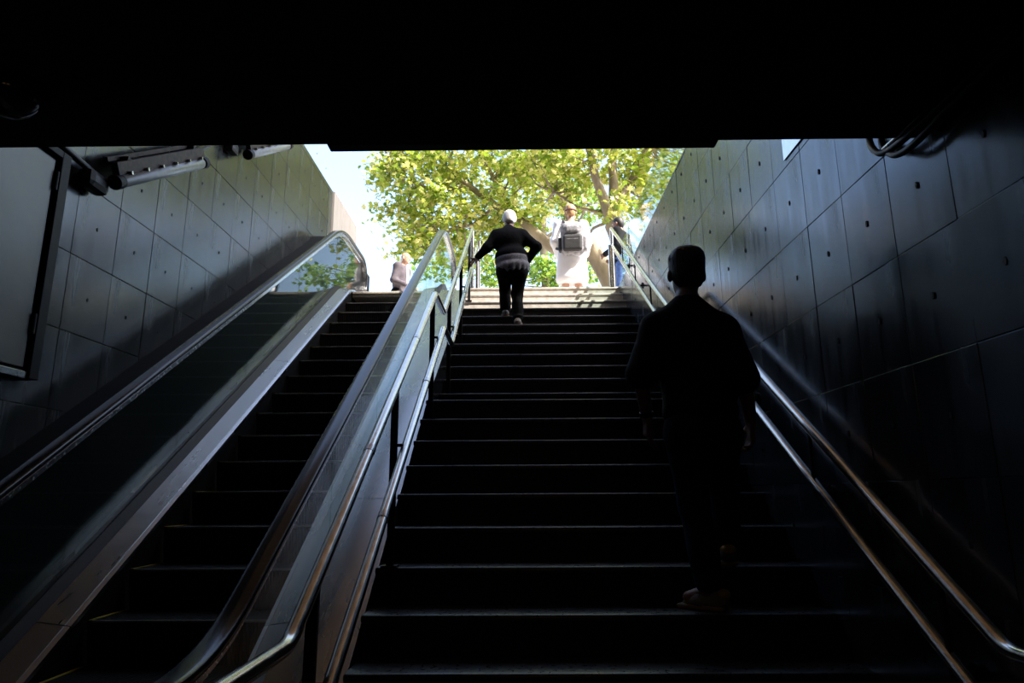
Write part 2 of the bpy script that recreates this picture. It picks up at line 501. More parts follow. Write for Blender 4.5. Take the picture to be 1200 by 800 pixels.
# skirts, decks, glass, handrails for both sides
def side(sx, gx, hx, s):
    """sx skirt plane, gx glass plane, hx handrail centre, s=-1 left / +1 right"""
    path = slope_path(0, .5, 10.6)
    MB().sweep([(sx, -.30), (sx + s * .008, -.30), (sx + s * .008, .06), (sx, .06)], path).build('skirt_panel', 'skirt', es)
    # inner deck in sheets
    ys = [1.0, 3.10, 4.9, 6.7, 8.5]
    dp = slope_path(.0, .5, 10.9)
    prof = [(sx - s * .006, .05), (sx - s * .006, .075), (sx + s * .018, .082), (sx + s * .021, .078), (sx + s * .024, .083), (sx + s * .165, .105), (sx + s * .165, .08)]
    edges = [dp[0][0]] + [3.75, 6.8] + [dp[-1][0]]
    for e0, e1 in zip(edges[:-1], edges[1:]):
        sub = [p for p in dp if e0 < p[0] < e1]
        zi = lambda Y: next(a[1] + (b[1] - a[1]) * (Y - a[0]) / max(1e-6, b[0] - a[0]) for a, b in zip(dp[:-1], dp[1:]) if a[0] <= Y <= b[0])
        sub = [(e0 + .0025, zi(e0 + .0025))] + sub + [(e1 - .0025, zi(e1 - .0025))]
        MB().sweep(prof, sub).build('inner_deck', 'strip_steel', es, auto=.5)
    MB().sweep([(sx + s * .166, .07), (sx + s * .166, .095), (gx - s * .012, .15), (gx + s * .03, .15), (gx + s * .03, .07)], dp).build('glass_clamp', 'black_metal', es)
    # glass panes between slope lines
    lo = slope_path(.16, .9, 10.55, .9, .6); hi = slope_path(.96, .75, 10.75, 1.1, 1.5)
    cuts = [1.2, 2.75, 3.92, 5.05, 6.2, 7.5, 9.0, 10.4]
    def interp(path, Y):
        for (a, b) in zip(path[:-1], path[1:]):
            if a[0] <= Y <= b[0]: return a[1] + (b[1] - a[1]) * (Y - a[0]) / max(1e-6, b[0] - a[0])
        return path[-1][1]
    for a, b in zip(cuts[:-1], cuts[1:]):
        n = 10; yy = [a + .006 + (b - a - .012) * i / n for i in range(n + 1)]
        v = []
        for xx in (gx - .006, gx + .006):
            v += [(xx, y, interp(lo, y)) for y in yy] + [(xx, y, interp(hi, y)) for y in yy]
        m = n + 1; f = []
        for o_ in (0, 2 * m):
            for i in range(n): f.append((o_ + i, o_ + i + 1, o_ + m + i + 1, o_ + m + i))
        ring = list(range(m)) + list(range(2 * m - 1, m - 1, -1))
        for i in range(len(ring)):
            p, q_ = ring[i], ring[(i + 1) % len(ring)]
            f.append((p, q_, q_ + 2 * m, p + 2 * m))
        MB().add(v, f).build('glass_pane', 'glass', es)
    # handrail with newel ends
    hp = slope_path(1.0, .75, 10.4, 1.1, 1.5)
    def newel(path):
        a, b = path[0], path[-1]; R = .33; out = []
        for i in range(11):
            t = math.pi * i / 10
            out.append((a[0] - R * math.sin(t), a[1] - R + -R * math.cos(math.pi - t) * -1 if False else a[1] - R + R * math.cos(t)))
        first = [(p[0], p[1]) for p in reversed(out)]
        out = []
        for i in range(11):
            t = math.pi * i / 10
            out.append((b[0] + R * math.sin(t), b[1] - R + R * math.cos(t)))
        return first[:-1] + path + out[1:]
    full = newel(hp)
    prof = []
    for i in range(16):
        a = 2 * math.pi * i / 16; c_, s_ = math.cos(a), math.sin(a)
        prof.append((hx + .047 * abs(c_) ** .55 * (1 if c_ > 0 else -1), .0 + .024 * abs(s_) ** .6 * (1 if s_ > 0 else -1)))
    MB().sweep(prof, full).build('handrail', 'rubber', es, auto=.9)
    MB().sweep([(gx - .024, -.058), (gx + .024, -.058), (gx + .024, -.022), (gx - .024, -.022)], full).build('handrail_guide', 'steel', es)
    return interp
GL, GR = -2.585, -1.08
side(SX0, GL, GL, -1)
side(SX1, GR, GR, 1)
# black deck between left handrail and wall
dl = slope_path(.93, .5, 11.2, 1.1, 1.3)
MB().sweep([(XW - .03, -.6), (XW - .03, 0), (GL - .03, 0), (GL - .03, -.6)], dl).build('outer_deck', 'skirt', es)
# stainless deck between the escalator and the stairs
def right_deck_path():
    return [(.6, .02), (2.2, nose(2.2) - .07), (nose_y(13) + .2, nose(nose_y(13) + .2) - .07), (8.7, TOP - .10), (11.2, TOP + .03)]
rd = right_deck_path()
segs = [(.6, 2.45), (2.45, 4.05), (4.05, 5.6), (5.6, 7.2), (7.2, 8.7)]
def zdeck(Y):
    for a, b in zip(rd[:-1], rd[1:]):
        if a[0] <= Y <= b[0]: return a[1] + (b[1] - a[1]) * (Y - a[0]) / (b[0] - a[0])
knots = sorted(set([.6, 2.2, 2.45, 4.05, nose_y(13) + .2, 5.6, 7.2, 8.7, 11.2]))
for a, b in [(.6, 2.45), (2.45, 4.05), (4.05, 5.6), (5.6, 7.2), (7.2, 8.7), (8.7, 11.2)]:
    ks = [k for k in knots if a <= k <= b]
    p = [(k, zdeck(k)) for k in ks]
    p[0] = (p[0][0] + .002, p[0][1]); p[-1] = (p[-1][0] - .002, p[-1][1])
    MB().sweep([(GR + .03, -.35), (GR + .03, 0), (XL - .006, 0), (XL - .006, -.35)], p).build('outer_deck', 'deck_steel', es, bevel=.003)

# ------------------------------------------------------------------ stair handrails
def rail_pts(X, off, y_start, y_level, z_level):
    """rail from a level run at the foot, up flight one, over the landing, up flight two"""
    k1y, k1z = 1.98, nose(1.98) + off
    p = [Vector((X, y_start, k1z)), Vector((X, k1y, k1z))]
    yl = nose_y(13); p.append(Vector((X, yl - .08, nose(yl - .08) + off)))
    zl = nose(yl - .08) + off
    y2 = nose_y(14) - TREAD - .08
    p.append(Vector((X, y2, zl)))
    ye = nose_y(25) + .02
    p.append(Vector((X, ye, zl + (ye - y2) * RISE / TREAD)))
    return p
def soften(p, r=.05):
    out = [p[0]]
    for a, b, c in zip(p[:-2], p[1:-1], p[2:]):
        d1 = (a - b).normalized(); d2 = (c - b).normalized()
        for i in range(5):
            u = i / 4; q0 = b + d1 * r; q1 = b + d2 * r
            out.append(q0 * (1 - u) ** 2 + b * 2 * u * (1 - u) + q1 * u * u)
    return out + [p[-1]]
def zon(p, Y):
    for a, b in zip(p[:-1], p[1:]):
        if a.y <= Y <= b.y: return a.z + (b.z - a.z) * (Y - a.y) / (b.y - a.y)
def tread_z(Y):
    n = 0
    for k in range(1, 26):
        if nose_y(k) <= Y: n = k
    return n * RISE

hl = empty('stair_handrail', (-.62, 2.4, tread_z(2.4)))
tag(hl, 'double steel handrail on black posts between escalator and stairs', 'handrail', 'handrails of the stairs')
XA, XB = -.645, -.575
pa = rail_pts(XA, .875, 1.2, 0, 0); pb = rail_pts(XB, .60, 1.2, 0, 0)
for p, r in ((pa, .0235), (pb, .0225)):
    for a, b in ((0, 2), (1, 3), (2, 4), (3, 5)): pass
    MB().tube(soften(p), r, 14).build('rail', 'rail_steel', hl, auto=.9)
for Y in (2.2, 3.46, 4.85, 6.02, 7.2, 8.4):
    z0 = tread_z(Y); z1 = zon(pa, Y)
    po = MB().box(XA - .018, XA + .018, Y - .012, Y + .012, z0, z1 - .01).build('post', 'black_metal', hl, bevel=.002)
    zb = zon(pb, Y)
    MB().box(XA + .01, XB - .012, Y - .008, Y + .008, zb - .03, zb - .014).box(XB - .02, XB + .006, Y - .008, Y + .008, zb - .03, zb - .01).build('bracket', 'black_metal', po)
    MB().box(XA - .04, XA + .04, Y - .04, Y + .04, z0, z0 + .008).build('base_plate', 'black_metal', po)
for X, p in ((XA, pa), (XB, pb)):
    e = p[-1]
    MB().tube([(X, e.y, TOP), (X, e.y, e.z)], .022, 12).build('end_post', 'rail_steel', hl, auto=.9)
for X in (XA + .12,):
    MB().tube([(X - .05, 9.35, TOP), (X - .05, 9.35, TOP + .86)], .022, 12).build('end_post', 'rail_steel', hl, auto=.9)
for p in (pa, pb):
    for Y in (2.9, 4.1, 6.9):
        z = zon(p, Y)
        d = Vector((0, TREAD, RISE)).normalized() * .02
        c = Vector((p[0].x, Y, z)); MB().tube([c - d, c + d], .0255, 12).build('rail_sleeve', 'steel', hl, auto=.9)

hr = empty('stair_handrail', (1.36, 2.3, tread_z(2.3)))
tag(hr, 'double steel handrail fixed along the right dark panelled wall', 'handrail', 'handrails of the stairs')
XH = 1.33
qa = rail_pts(XH, .857, .9, 0, 0); qb = rail_pts(XH, .605, .9, 0, 0)
for p in (qa, qb):
    MB().tube(soften(p), .0225, 14).build('rail', 'rail_steel', hr, auto=.9)
for Y in (2.25, 3.10, 3.95, 4.85, 5.75, 6.45, 7.25, 8.05):
    zl, zu = zon(qb, Y), zon(qa, Y)
    br = MB().bar((XH, Y, zl - .045), (XH, Y, zu - .02), .014, .014).bar((XH, Y, zl - .045), (XR + .005, Y, zl - .045), .018, .018).build('bracket', 'black_metal', hr)
    MB().tube([(XR - .012, Y, zl - .045), (XR + .002, Y, zl - .045)], .035, 14).build('wall_plate', 'black_metal', br, auto=.9)
for dx, p in ((0, qa), (-.03, qb)):
    e = p[-1]
    MB().tube([(XH + dx, e.y, TOP), (XH + dx, e.y, e.z)], .024, 12).build('end_post', 'rail_steel', hr, auto=.9)

# ------------------------------------------------------------------ glass parapet on the right wall
gp = empty('glass_parapet', (XR + .05, 5, TOP + .02)); tag(gp, 'frameless glass parapet on top of the right wall', 'parapet')
for a, b in ((2.4, 4.0), (4.0, 5.6), (5.6, 7.2), (7.2, 8.86)):
    MB().box(XR + .04, XR + .056, a + .006, b - .006, TOP + .022, 4.985).build('glass_pane', 'parapet_glass', gp, bevel=.002)
MB().box(XR + .02, XR + .076, 2.4, 8.86, TOP + .02, TOP + .06).build('clamp_profile', 'deck_steel', gp)

# ------------------------------------------------------------------ things on the left wall
cb = empty('wall_cabinet', (XW, 3.4, 2.24)); tag(cb, 'grey metal cabinet with black frame on the left wall', 'cabinet')
CY0, CY1, CZ0, CZ1 = 2.3, 3.815, 2.23, 3.65
MB().box(XW, XW + .06, CY0, CY1, CZ0, CZ1).build('body', 'black_metal', cb, bevel=.004)
MB().box(XW + .06, XW + .075, CY0 + .05, CY1 - .10, CZ0 + .06, CZ1 - .07).build('door', 'cabinet', cb, bevel=.004)
fr = MB().box(XW + .06, XW + .10, CY1 - .075, CY1, CZ0, CZ1).box(XW + .06, XW + .10, CY0, CY1 - .075, CZ1 - .045, CZ1)
fr.build('frame', 'black_metal', cb, bevel=.004)
MB().box(XW + .06, XW + .085, CY0, CY1 - .075, CZ0, CZ0 + .04).build('sill', 'deck_steel', cb, bevel=.003)
for z in (2.55, 3.45):
    MB().tube([(XW + .085, CY1 - .088, z - .06), (XW + .085, CY1 - .088, z + .06)], .014, 10).build('hinge', 'black_metal', cb, auto=.9)

def fixture(p0, p1, label):
    """tube lamp parallel to the incline, p0 lower end, p1 upper end"""
    p0, p1 = Vector(p0), Vector(p1); d = (p1 - p0).normalized()
    up = Vector((0, -d.z, d.y))
    t = empty('tube_lamp', p0); tag(t, label, 'lamp', 'tube lamps above the escalator')
    MB().bar(p0 + up * .085, p1 + up * .085, .05, .09).build('housing', 'rust', t, bevel=.004)
    MB().tube([p0 + d * .02, p0 + d * .06, p1 - d * .06, p1 - d * .02], .05, 16, radii=[.034, .048, .048, .034]).build('tube_cover', 'lamp_cover', t, auto=.9)
    for a, b in ((p0 - d * .04, p0 + d * .03), (p1 - d * .03, p1 + d * .03)):
        MB().tube([a, b], .052, 14).build('end_cap', 'black_metal', t, auto=.9)
    n = 6
    for i in range(n):
        c = p0 + (p1 - p0) * ((i + .5) / n) + up * .047
        MB().bar(c - up * .012, c + up * .012, .11, .014).build('clip', 'steel', t)
    for i in (.12, .88):
        c = p0 + (p1 - p0) * i + up * .12
        MB().box(XW, c.x + .02, c.y - .02, c.y + .02, c.z - .03, c.z + .03).build('wall_bracket', 'black_metal', t)
    MB().bar(p0 + up * .15 + Vector((-.05, 0, 0)), p1 + up * .15 + Vector((-.05, 0, 0)), .03, .03).build('support_rail', 'rust', t)
    return t
xl = XW + .15
a0 = atX(138, 213, xl); a1 = atX(238, 190, xl)
fixture(a0, (xl, a1.y, a0.z + (a1.y - a0.y) * ES), 'long tube lamp with rusty housing nearest the grey cabinet')
b0 = atX(292, 181, xl); b1 = atX(338, 171, xl)
fixture(b0, (xl, b1.y, b0.z + (b1.y - b0.y) * ES), 'short tube lamp on the left wall nearest the sky')
cd = empty('wall_conduit', (XW, 4, 3.6)); tag(cd, 'dark conduit and box between grey cabinet and long tube lamp', 'conduit')
c0 = atX(58, 158, XW + .05); c1 = atX(112, 205, XW + .06)
jb = atX(112, 213, XW + .07)
MB().tube([c0 + (c0 - c1) * .6, c0, c1, Vector((XW + .06, jb.y + .03, jb.z))], .024, 10).build('pipe', 'cable', cd, auto=.9)
MB().box(XW + .004, XW + .12, jb.y - .12, jb.y + .10, jb.z - .075, jb.z + .06).build('junction_box', 'cable', cd, bevel=.045)
cd = empty('lamp_cable', (XW, 5.6, 4.6)); tag(cd, 'thin dark cable joining the two tube lamps', 'cable')
d0 = Vector((XW + .06, a1.y + .09, a0.z + (a1.y - a0.y) * ES + .16)); d2 = Vector((XW + .06, b0.y - .16, b0.z - .02))
MB().tube(spline([d0, d0 * .6 + d2 * .4 + Vector((0, 0, .07)), d0 * .25 + d2 * .75 + Vector((0, 0, .1)), d2], 5), .014, 8).build('cable', 'cable', cd, auto=.9)
MB().box(XW + .004, XW + .10, d2.y - .10, d2.y + .05, d2.z - .07, d2.z + .05).build('junction_box', 'cable', cd, bevel=.03)

# ------------------------------------------------------------------ cables at right wall and soffit
cl_ = empty('cable_loop', (XR - .03, 2.3, SOFZ)); tag(cl_, 'black cables looping below the soffit on the right wall', 'cable')
xs_ = XR - .05
def P(px, py, dx=0): return atX(px, py, xs_ + dx)
MB().tube(spline([P(1019, 140, .02), P(1019, 165, .02), P(1027, 178), P(1040, 177), P(1065, 158), P(1100, 125), P(1140, 85), P(1180, 45), P(1230, 0)]), .013, 8).build('cable', 'cable', cl_, auto=.9)
MB().tube(spline([P(1032, 140, .02), P(1034, 170, .02), P(1046, 181), P(1062, 176), P(1085, 155), P(1115, 122), P(1150, 88), P(1190, 50), P(1235, 5)]), .013, 8).build('cable', 'cable', cl_, auto=.9)
MB().tube(spline([P(1034, 176, .01), P(1060, 152), P(1100, 112), P(1160, 55), P(1220, 0)]), .008, 8).build('cable', 'steel', cl_, auto=.9)

# ------------------------------------------------------------------ soffit sign, ceiling dome, warm tunnel lamps
sx0, sx1 = atY(385, 171, SOFY + .02).x, atY(840, 167, SOFY + .02).x
sg = empty('sign_box', ((sx0 + sx1) / 2, SOFY, SOFZ)); tag(sg, 'flat dark sign box along the soffit edge over the stairs', 'sign')
MB().box(sx0, sx1, SOFY, SOFY + .05, SOFZ - .004, SOFZ + .55).build('case', 'sign_back', sg, bevel=.004)
MB().box(sx0 + .03, sx1 - .03, SOFY + .05, SOFY + .056, SOFZ + .03, SOFZ + .52).build('face', 'cabinet', sg, bevel=.002)
dm = atZ(10, 118, SOFZ - .05)
do = empty('ceiling_dome', (dm.x, dm.y, SOFZ)); tag(do, 'small round dark dome fixed to the soffit', 'dome')
def dome(cx, cy, cz, R, H, flip=1, n=20, m=6):
    v = []; f = []
    for j in range(m + 1):
        a = j / m * math.pi / 2
        for i in range(n):
            t = 2 * math.pi * i / n
            v.append((cx + R * math.cos(a) * math.cos(t), cy + R * math.cos(a) * math.sin(t), cz - H * math.sin(a)))
    for j in range(m):
        for i in range(n): f.append((j * n + i, j * n + (i + 1) % n, (j + 1) * n + (i + 1) % n, (j + 1) * n + i))
    return MB().add(v, f)
dome(dm.x, dm.y, SOFZ - .025, .085, .075).build('cover', 'pane_dark', do, smooth=True)
MB().tube([(dm.x, dm.y, SOFZ - .03), (dm.x, dm.y, SOFZ)], .11, 24).build('base_ring', 'black_metal', do, auto=.9)
for x, y, lb in ((-.5, -1.6, 'narrow warm ceiling lamp of the underpass on the escalator side'), (.35, -1.6, 'narrow warm ceiling lamp of the underpass on the stair side'), (-.1, -4.2, 'narrow warm ceiling lamp deepest in the underpass')):
    t = empty('ceiling_lamp', (x, y, SOFZ)); tag(t, lb, 'lamp', 'ceiling lamps of the underpass')
    MB().box(x - .06, x + .06, y - .62, y + .62, SOFZ - .05, SOFZ).build('housing', 'black_metal', t, bevel=.004)
    MB().box(x - .04, x + .04, y - .6, y + .6, SOFZ - .07, SOFZ - .05).build('diffuser', 'warm_lamp', t, bevel=.006)

# ------------------------------------------------------------------ organic shapes: distance field -> surface nets
def V3(*a): return np.array(a, float)
def nv(v): v = np.array(v, float); return v / (np.linalg.norm(v) + 1e-9)

def field_mesh(prims, vox, cuts=(), grow=0.0, pad=.05):
    lo = np.full(3, 1e9); hi = np.full(3, -1e9); bbs = []
    for p in prims:
        if p[0] == 'cap':
            r = max(p[3], p[4]) + grow; a = np.minimum(p[1], p[2]) - r; b = np.maximum(p[1], p[2]) + r
        else:
            r = (max(p[2]) if p[0] == 'ell' else float(np.linalg.norm(p[2]))) + grow; a = p[1] - r; b = p[1] + r
        bbs.append((a, b)); lo = np.minimum(lo, a); hi = np.maximum(hi, b)
    lo -= pad; hi += pad
    n = np.ceil((hi - lo) / vox).astype(int) + 1
    Fv = np.full(n, .5, np.float32)
    for p, (a, b) in zip(prims, bbs):
        k = p[-1]; mrg = .05 + k
        i0 = np.maximum(0, np.floor((a - mrg - lo) / vox).astype(int)); i1 = np.minimum(n, np.ceil((b + mrg - lo) / vox).astype(int) + 1)
        ax = [lo[d] + vox * np.arange(i0[d], i1[d]) for d in range(3)]
        X, Y, Z = np.meshgrid(*ax, indexing='ij')
        if p[0] == 'cap':
            A, B, ra, rb = p[1], p[2], p[3], p[4]; ba = B - A; L = max(1e-9, float(ba @ ba))
            x, y, z = X - A[0], Y - A[1], Z - A[2]
            t = np.clip((x * ba[0] + y * ba[1] + z * ba[2]) / L, 0, 1)
            D = np.sqrt((x - t * ba[0]) ** 2 + (y - t * ba[1]) ** 2 + (z - t * ba[2]) ** 2) - (ra + (rb - ra) * t)
        else:
            c, h, Am = p[1], np.array(p[2], float), p[3]
            x, y, z = X - c[0], Y - c[1], Z - c[2]
            q = [x * Am[0][d] + y * Am[1][d] + z * Am[2][d] for d in range(3)] if False else [x * Am[d][0] + y * Am[d][1] + z * Am[d][2] for d in range(3)]
            if p[0] == 'ell':
                k0 = np.sqrt(sum((q[d] / h[d]) ** 2 for d in range(3))); k1 = np.sqrt(sum((q[d] / h[d] ** 2) ** 2 for d in range(3))) + 1e-9
                D = k0 * (k0 - 1) / k1
            else:
                rad = p[4]; e = [np.abs(q[d]) - (h[d] - rad) for d in range(3)]
                D = np.sqrt(sum(np.maximum(v, 0) ** 2 for v in e)) + np.minimum(np.maximum.reduce(e), 0) - rad
        D = (D - grow).astype(np.float32)
        S = tuple(slice(i0[d], i1[d]) for d in range(3))
        G = Fv[S]
        hmix = np.maximum(k - np.abs(G - D), 0) / max(k, 1e-6)
        Fv[S] = np.minimum(G, D) - hmix * hmix * k * .25
    if cuts:
        ax = [lo[d] + vox * np.arange(n[d]) for d in range(3)]
        X, Y, Z = np.meshgrid(*ax, indexing='ij')
        for (c, nn) in cuts:
            Fv = np.maximum(Fv, ((X - c[0]) * nn[0] + (Y - c[1]) * nn[1] + (Z - c[2]) * nn[2]).astype(np.float32))
    # surface nets
    ins = Fv < 0
    cs = np.zeros(n - 1, int)
    for d in np.ndindex(2, 2, 2):
        cs += ins[d[0]:n[0] - 1 + d[0], d[1]:n[1] - 1 + d[1], d[2]:n[2] - 1 + d[2]]
    act = (cs > 0) & (cs < 8)
    idx = np.full(act.shape, -1, int); cells = np.argwhere(act); idx[act] = np.arange(len(cells))
    acc = np.zeros((len(cells), 3)); cnt = np.zeros(len(cells))
    cor = list(np.ndindex(2, 2, 2))
    for a in cor:
        for d in range(3):
            if a[d]: continue
            b = list(a); b[d] = 1
            fa = Fv[cells[:, 0] + a[0], cells[:, 1] + a[1], cells[:, 2] + a[2]]
            fb = Fv[cells[:, 0] + b[0], cells[:, 1] + b[1], cells[:, 2] + b[2]]
            m = (fa < 0) != (fb < 0)
            t = np.where(m, fa / np.where(m, fa - fb, 1), 0)
            pos = np.array(a, float)[None, :].repeat(len(cells), 0); pos[:, d] += t
            acc[m] += pos[m]; cnt[m] += 1
    verts = lo + vox * (cells + acc / cnt[:, None])
    faces = []
    for d in range(3):
        u, v = (d + 1) % 3, (d + 2) % 3
        sl0 = [slice(1, n[i] - 1) for i in range(3)]; sl0[d] = slice(0, n[d] - 1)
        sl1 = list(sl0); sl1[d] = slice(1, n[d])
        A = ins[tuple(sl0)]; B = ins[tuple(sl1)]
        e = np.argwhere(A != B)
        if not len(e): continue
        flip = A[e[:, 0], e[:, 1], e[:, 2]]
        base = e.copy()
        for i in range(3):
            if i != d: base[:, i] += 1
        def cell(du, dv):
            c = base.copy(); c[:, u] += du; c[:, v] += dv
            return idx[c[:, 0], c[:, 1], c[:, 2]]
        q = np.stack([cell(-1, -1), cell(0, -1), cell(0, 0), cell(-1, 0)], 1)
        q[~flip] = q[~flip][:, ::-1]
        faces.append(q)
    return verts, np.concatenate(faces)

def organic(name, prims, material, parent, vox=.01, cuts=(), grow=0.0):
    v, f = field_mesh(prims, vox, cuts, grow)
    me = bpy.data.meshes.new(name)
    me.vertices.add(len(v)); me.vertices.foreach_set('co', v.astype(np.float32).ravel())
    me.loops.add(len(f) * 4); me.loops.foreach_set('vertex_index', f.astype(np.int32).ravel())
    me.polygons.add(len(f)); me.polygons.foreach_set('loop_start', np.arange(0, len(f) * 4, 4, dtype=np.int32))
    me.polygons.foreach_set('loop_total', np.full(len(f), 4, np.int32))
    me.polygons.foreach_set('use_smooth', np.ones(len(f), bool))
    me.update(calc_edges=True); me.validate()
    me.materials.append(MATS[material])
    return link(name, me, parent)

def cap(a, b, ra, rb=None, k=.02): return ('cap', np.array(a, float), np.array(b, float), ra, ra if rb is None else rb, k)
I3 = np.eye(3)
def ell(c, r, A=I3, k=.02): return ('ell', np.array(c, float), np.array(r, float), np.array(A, float), k)
def rbx(c, h, A=I3, rad=.02, k=.01): return ('box', np.array(c, float), np.array(h, float), np.array(A, float), rad, k)
def frame(fwd, up=(0, 0, 1)):
    f = nv(fwd); r = nv(np.cross(f, up)); u = np.cross(r, f)
    return np.array([r, f, u])                    # rows: right, forward, up

def hand(wr_, d, n, t, curl=.5, s=1.0):
    d, n, t = nv(d), nv(n), nv(t); out = []
    A = np.array([t, n, d])
    out.append(rbx(wr_ + d * .048 * s, np.array([.038, .014, .046]) * s, A, .013 * s, .018))
    for i, (L, off) in enumerate(((.070, .030), (.080, .010), (.074, -.010), (.058, -.029))):
        p = wr_ + d * (.088 - .006 * (i == 3)) * s + t * off * s
        rr = .0092 * s
        a1 = curl * .6; d1 = nv(d * math.cos(a1) + n * math.sin(a1))
        a2 = curl * 1.5; d2 = nv(d * math.cos(a2) + n * math.sin(a2))
        a3 = curl * 2.3; d3 = nv(d * math.cos(a3) + n * math.sin(a3))
        p1 = p + d1 * L * .5 * s; p2 = p1 + d2 * L * .33 * s; p3 = p2 + d3 * L * .25 * s
        out += [cap(p - d * .012 * s, p1, rr * 1.05, rr, .004), cap(p1, p2, rr, rr * .92, .003), cap(p2, p3, rr * .92, rr * .8, .003)]
    b = wr_ + d * .028 * s + t * .034 * s
    td = nv(t * .55 + d * .75 + n * .35); td2 = nv(t * .15 + d * .85 + n * .5)
    m = b + td * .042 * s
    out += [cap(b, m, .014 * s, .011 * s, .012), cap(m, m + td2 * .034 * s, .0105 * s, .009 * s, .003)]
    return out

def head_prims(c, fwd, up, s=1.0):
    A = frame(fwd, up); r, f, u = A
    c = np.array(c, float); P_ = []
    P_.append(ell(c + f * -.006 * s + u * .02 * s, np.array([.074, .094, .098]) * s, A, .02))
    P_.append(ell(c + f * .022 * s - u * .055 * s, np.array([.056, .066, .062]) * s, A, .03))
    P_.append(cap(c + f * .082 * s + u * .012 * s, c + f * .104 * s - u * .022 * s, .009 * s, .014 * s, .012))
    P_.append(ell(c + f * .078 * s + u * .034 * s, np.array([.05, .014, .010]) * s, A, .014))
    P_.append(ell(c + f * .083 * s - u * .060 * s, np.array([.024, .010, .007]) * s, A, .006))
    P_.append(ell(c + f * .078 * s - u * .092 * s, np.array([.022, .018, .016]) * s, A, .015))
    for sd in (-1, 1):
        P_.append(ell(c + r * sd * .083 * s - u * .012 * s - f * .008 * s, np.array([.014, .020, .032]) * s, A, .006))
    return P_

def hair_prims(c, fwd, up, s=1.0, vol=1.0, low=.0):
    A = frame(fwd, up); r, f, u = A; c = np.array(c, float)
    P_ = [ell(c - f * .014 * s + u * .030 * s, np.array([.081 * vol, .098 * vol, .100 * vol]) * s, A, .02),
          ell(c - f * .036 * s - u * (.028 + low) * s, np.array([.066 * vol, .070 * vol, .075 * vol]) * s, A, .03)]
    cuts = [(c + f * .048 * s + u * .05 * s, nv(f * 1 - u * .75)), (c - u * (.085 + low) * s, nv(-u - f * .1))]
    return P_, cuts

def person_root(name, label, loc, cat='person'):
    t = empty(name, loc); tag(t, label, cat); return t

def body_prims(J, s=1.0, bulk=1.0):
    """skin body: one continuous figure through the joints J"""
    b = bulk; P_ = []
    up = nv(J['neck'] - J['chest'])
    A = frame(J['fwd'], nv(J['neck'] - J['pelvis']))
    P_ += head_prims(J['head'], J['hfwd'], J['hup'], s)
    P_.append(cap(J['neck'], J['head'] - nv(J['hup']) * .05 * s - nv(J['hfwd']) * .012, .052 * s, .050 * s, .03))
    P_.append(ell(J['chest'], np.array([.155, .10, .16]) * s * b, A, .06))
    P_.append(ell(J['belly'], np.array([.135, .10, .13]) * s * b, A, .06))
    P_.append(ell(J['pelvis'], np.array([.155, .11, .12]) * s * b, A, .06))
    for q_ in 'LR':
        sh, el, wr_ = J['sh' + q_], J['el' + q_], J['wr' + q_]
        P_.append(cap(J['neck'] - up * .03, sh, .05 * s, .055 * s, .05))
        P_.append(cap(sh, el, .050 * s * b, .040 * s * b, .03)); P_.append(cap(el, wr_, .042 * s * b, .027 * s, .02))
        hp, kn, an, to = J['hip' + q_], J['kn' + q_], J['an' + q_], J['to' + q_]
        P_.append(cap(hp, kn, .085 * s * b, .056 * s * b, .05)); 
        mid = kn * .65 + an * .35
        P_.append(cap(kn, mid, .053 * s * b, .052 * s * b, .03)); P_.append(cap(mid, an, .05 * s * b, .036 * s, .03))
        P_.append(cap(an - V3(0, 0, .02), to, .038 * s, .03 * s, .02))
        P_ += hand(wr_, J['hd' + q_], J['hn' + q_], J['ht' + q_], J['hc' + q_], s)
    return P_

def trousers(J, s=1.0, bulk=1.0, knee=.066, hem=.058, end=.96):
    A = frame(J['fwd'], nv(J['chest'] - J['pelvis'])); P_ = []
    P_.append(ell(J['pelvis'] + V3(0, 0, .0), np.array([.168, .125, .13]) * s * bulk, A, .05))
    P_.append(ell(J['pelvis'] + A[2] * .08, np.array([.155, .112, .07]) * s * bulk, A, .05))
    for q_ in 'LR':
        hp, kn, an = J['hip' + q_], J['kn' + q_], J['an' + q_]
        e = kn + (an - kn) * end
        P_.append(cap(hp, kn, .100 * s * bulk, knee * s * bulk, .05)); P_.append(cap(kn, e, knee * s * bulk, hem * s, .03))
        P_.append(ell(kn * .4 + e * .6 - nv(J['fwd']) * .01, np.array([.06, .064, .12]) * s * bulk, A, .04))
        P_.append(ell(hp - nv(J['fwd']) * .045 - V3(0, 0, .01), np.array([.09, .085, .10]) * s * bulk, A, .05))
        P_.append(ell(e + V3(0, 0, .02), np.array([hem * 1.08, hem * 1.1, .025]) * s, A, .01))
    return P_

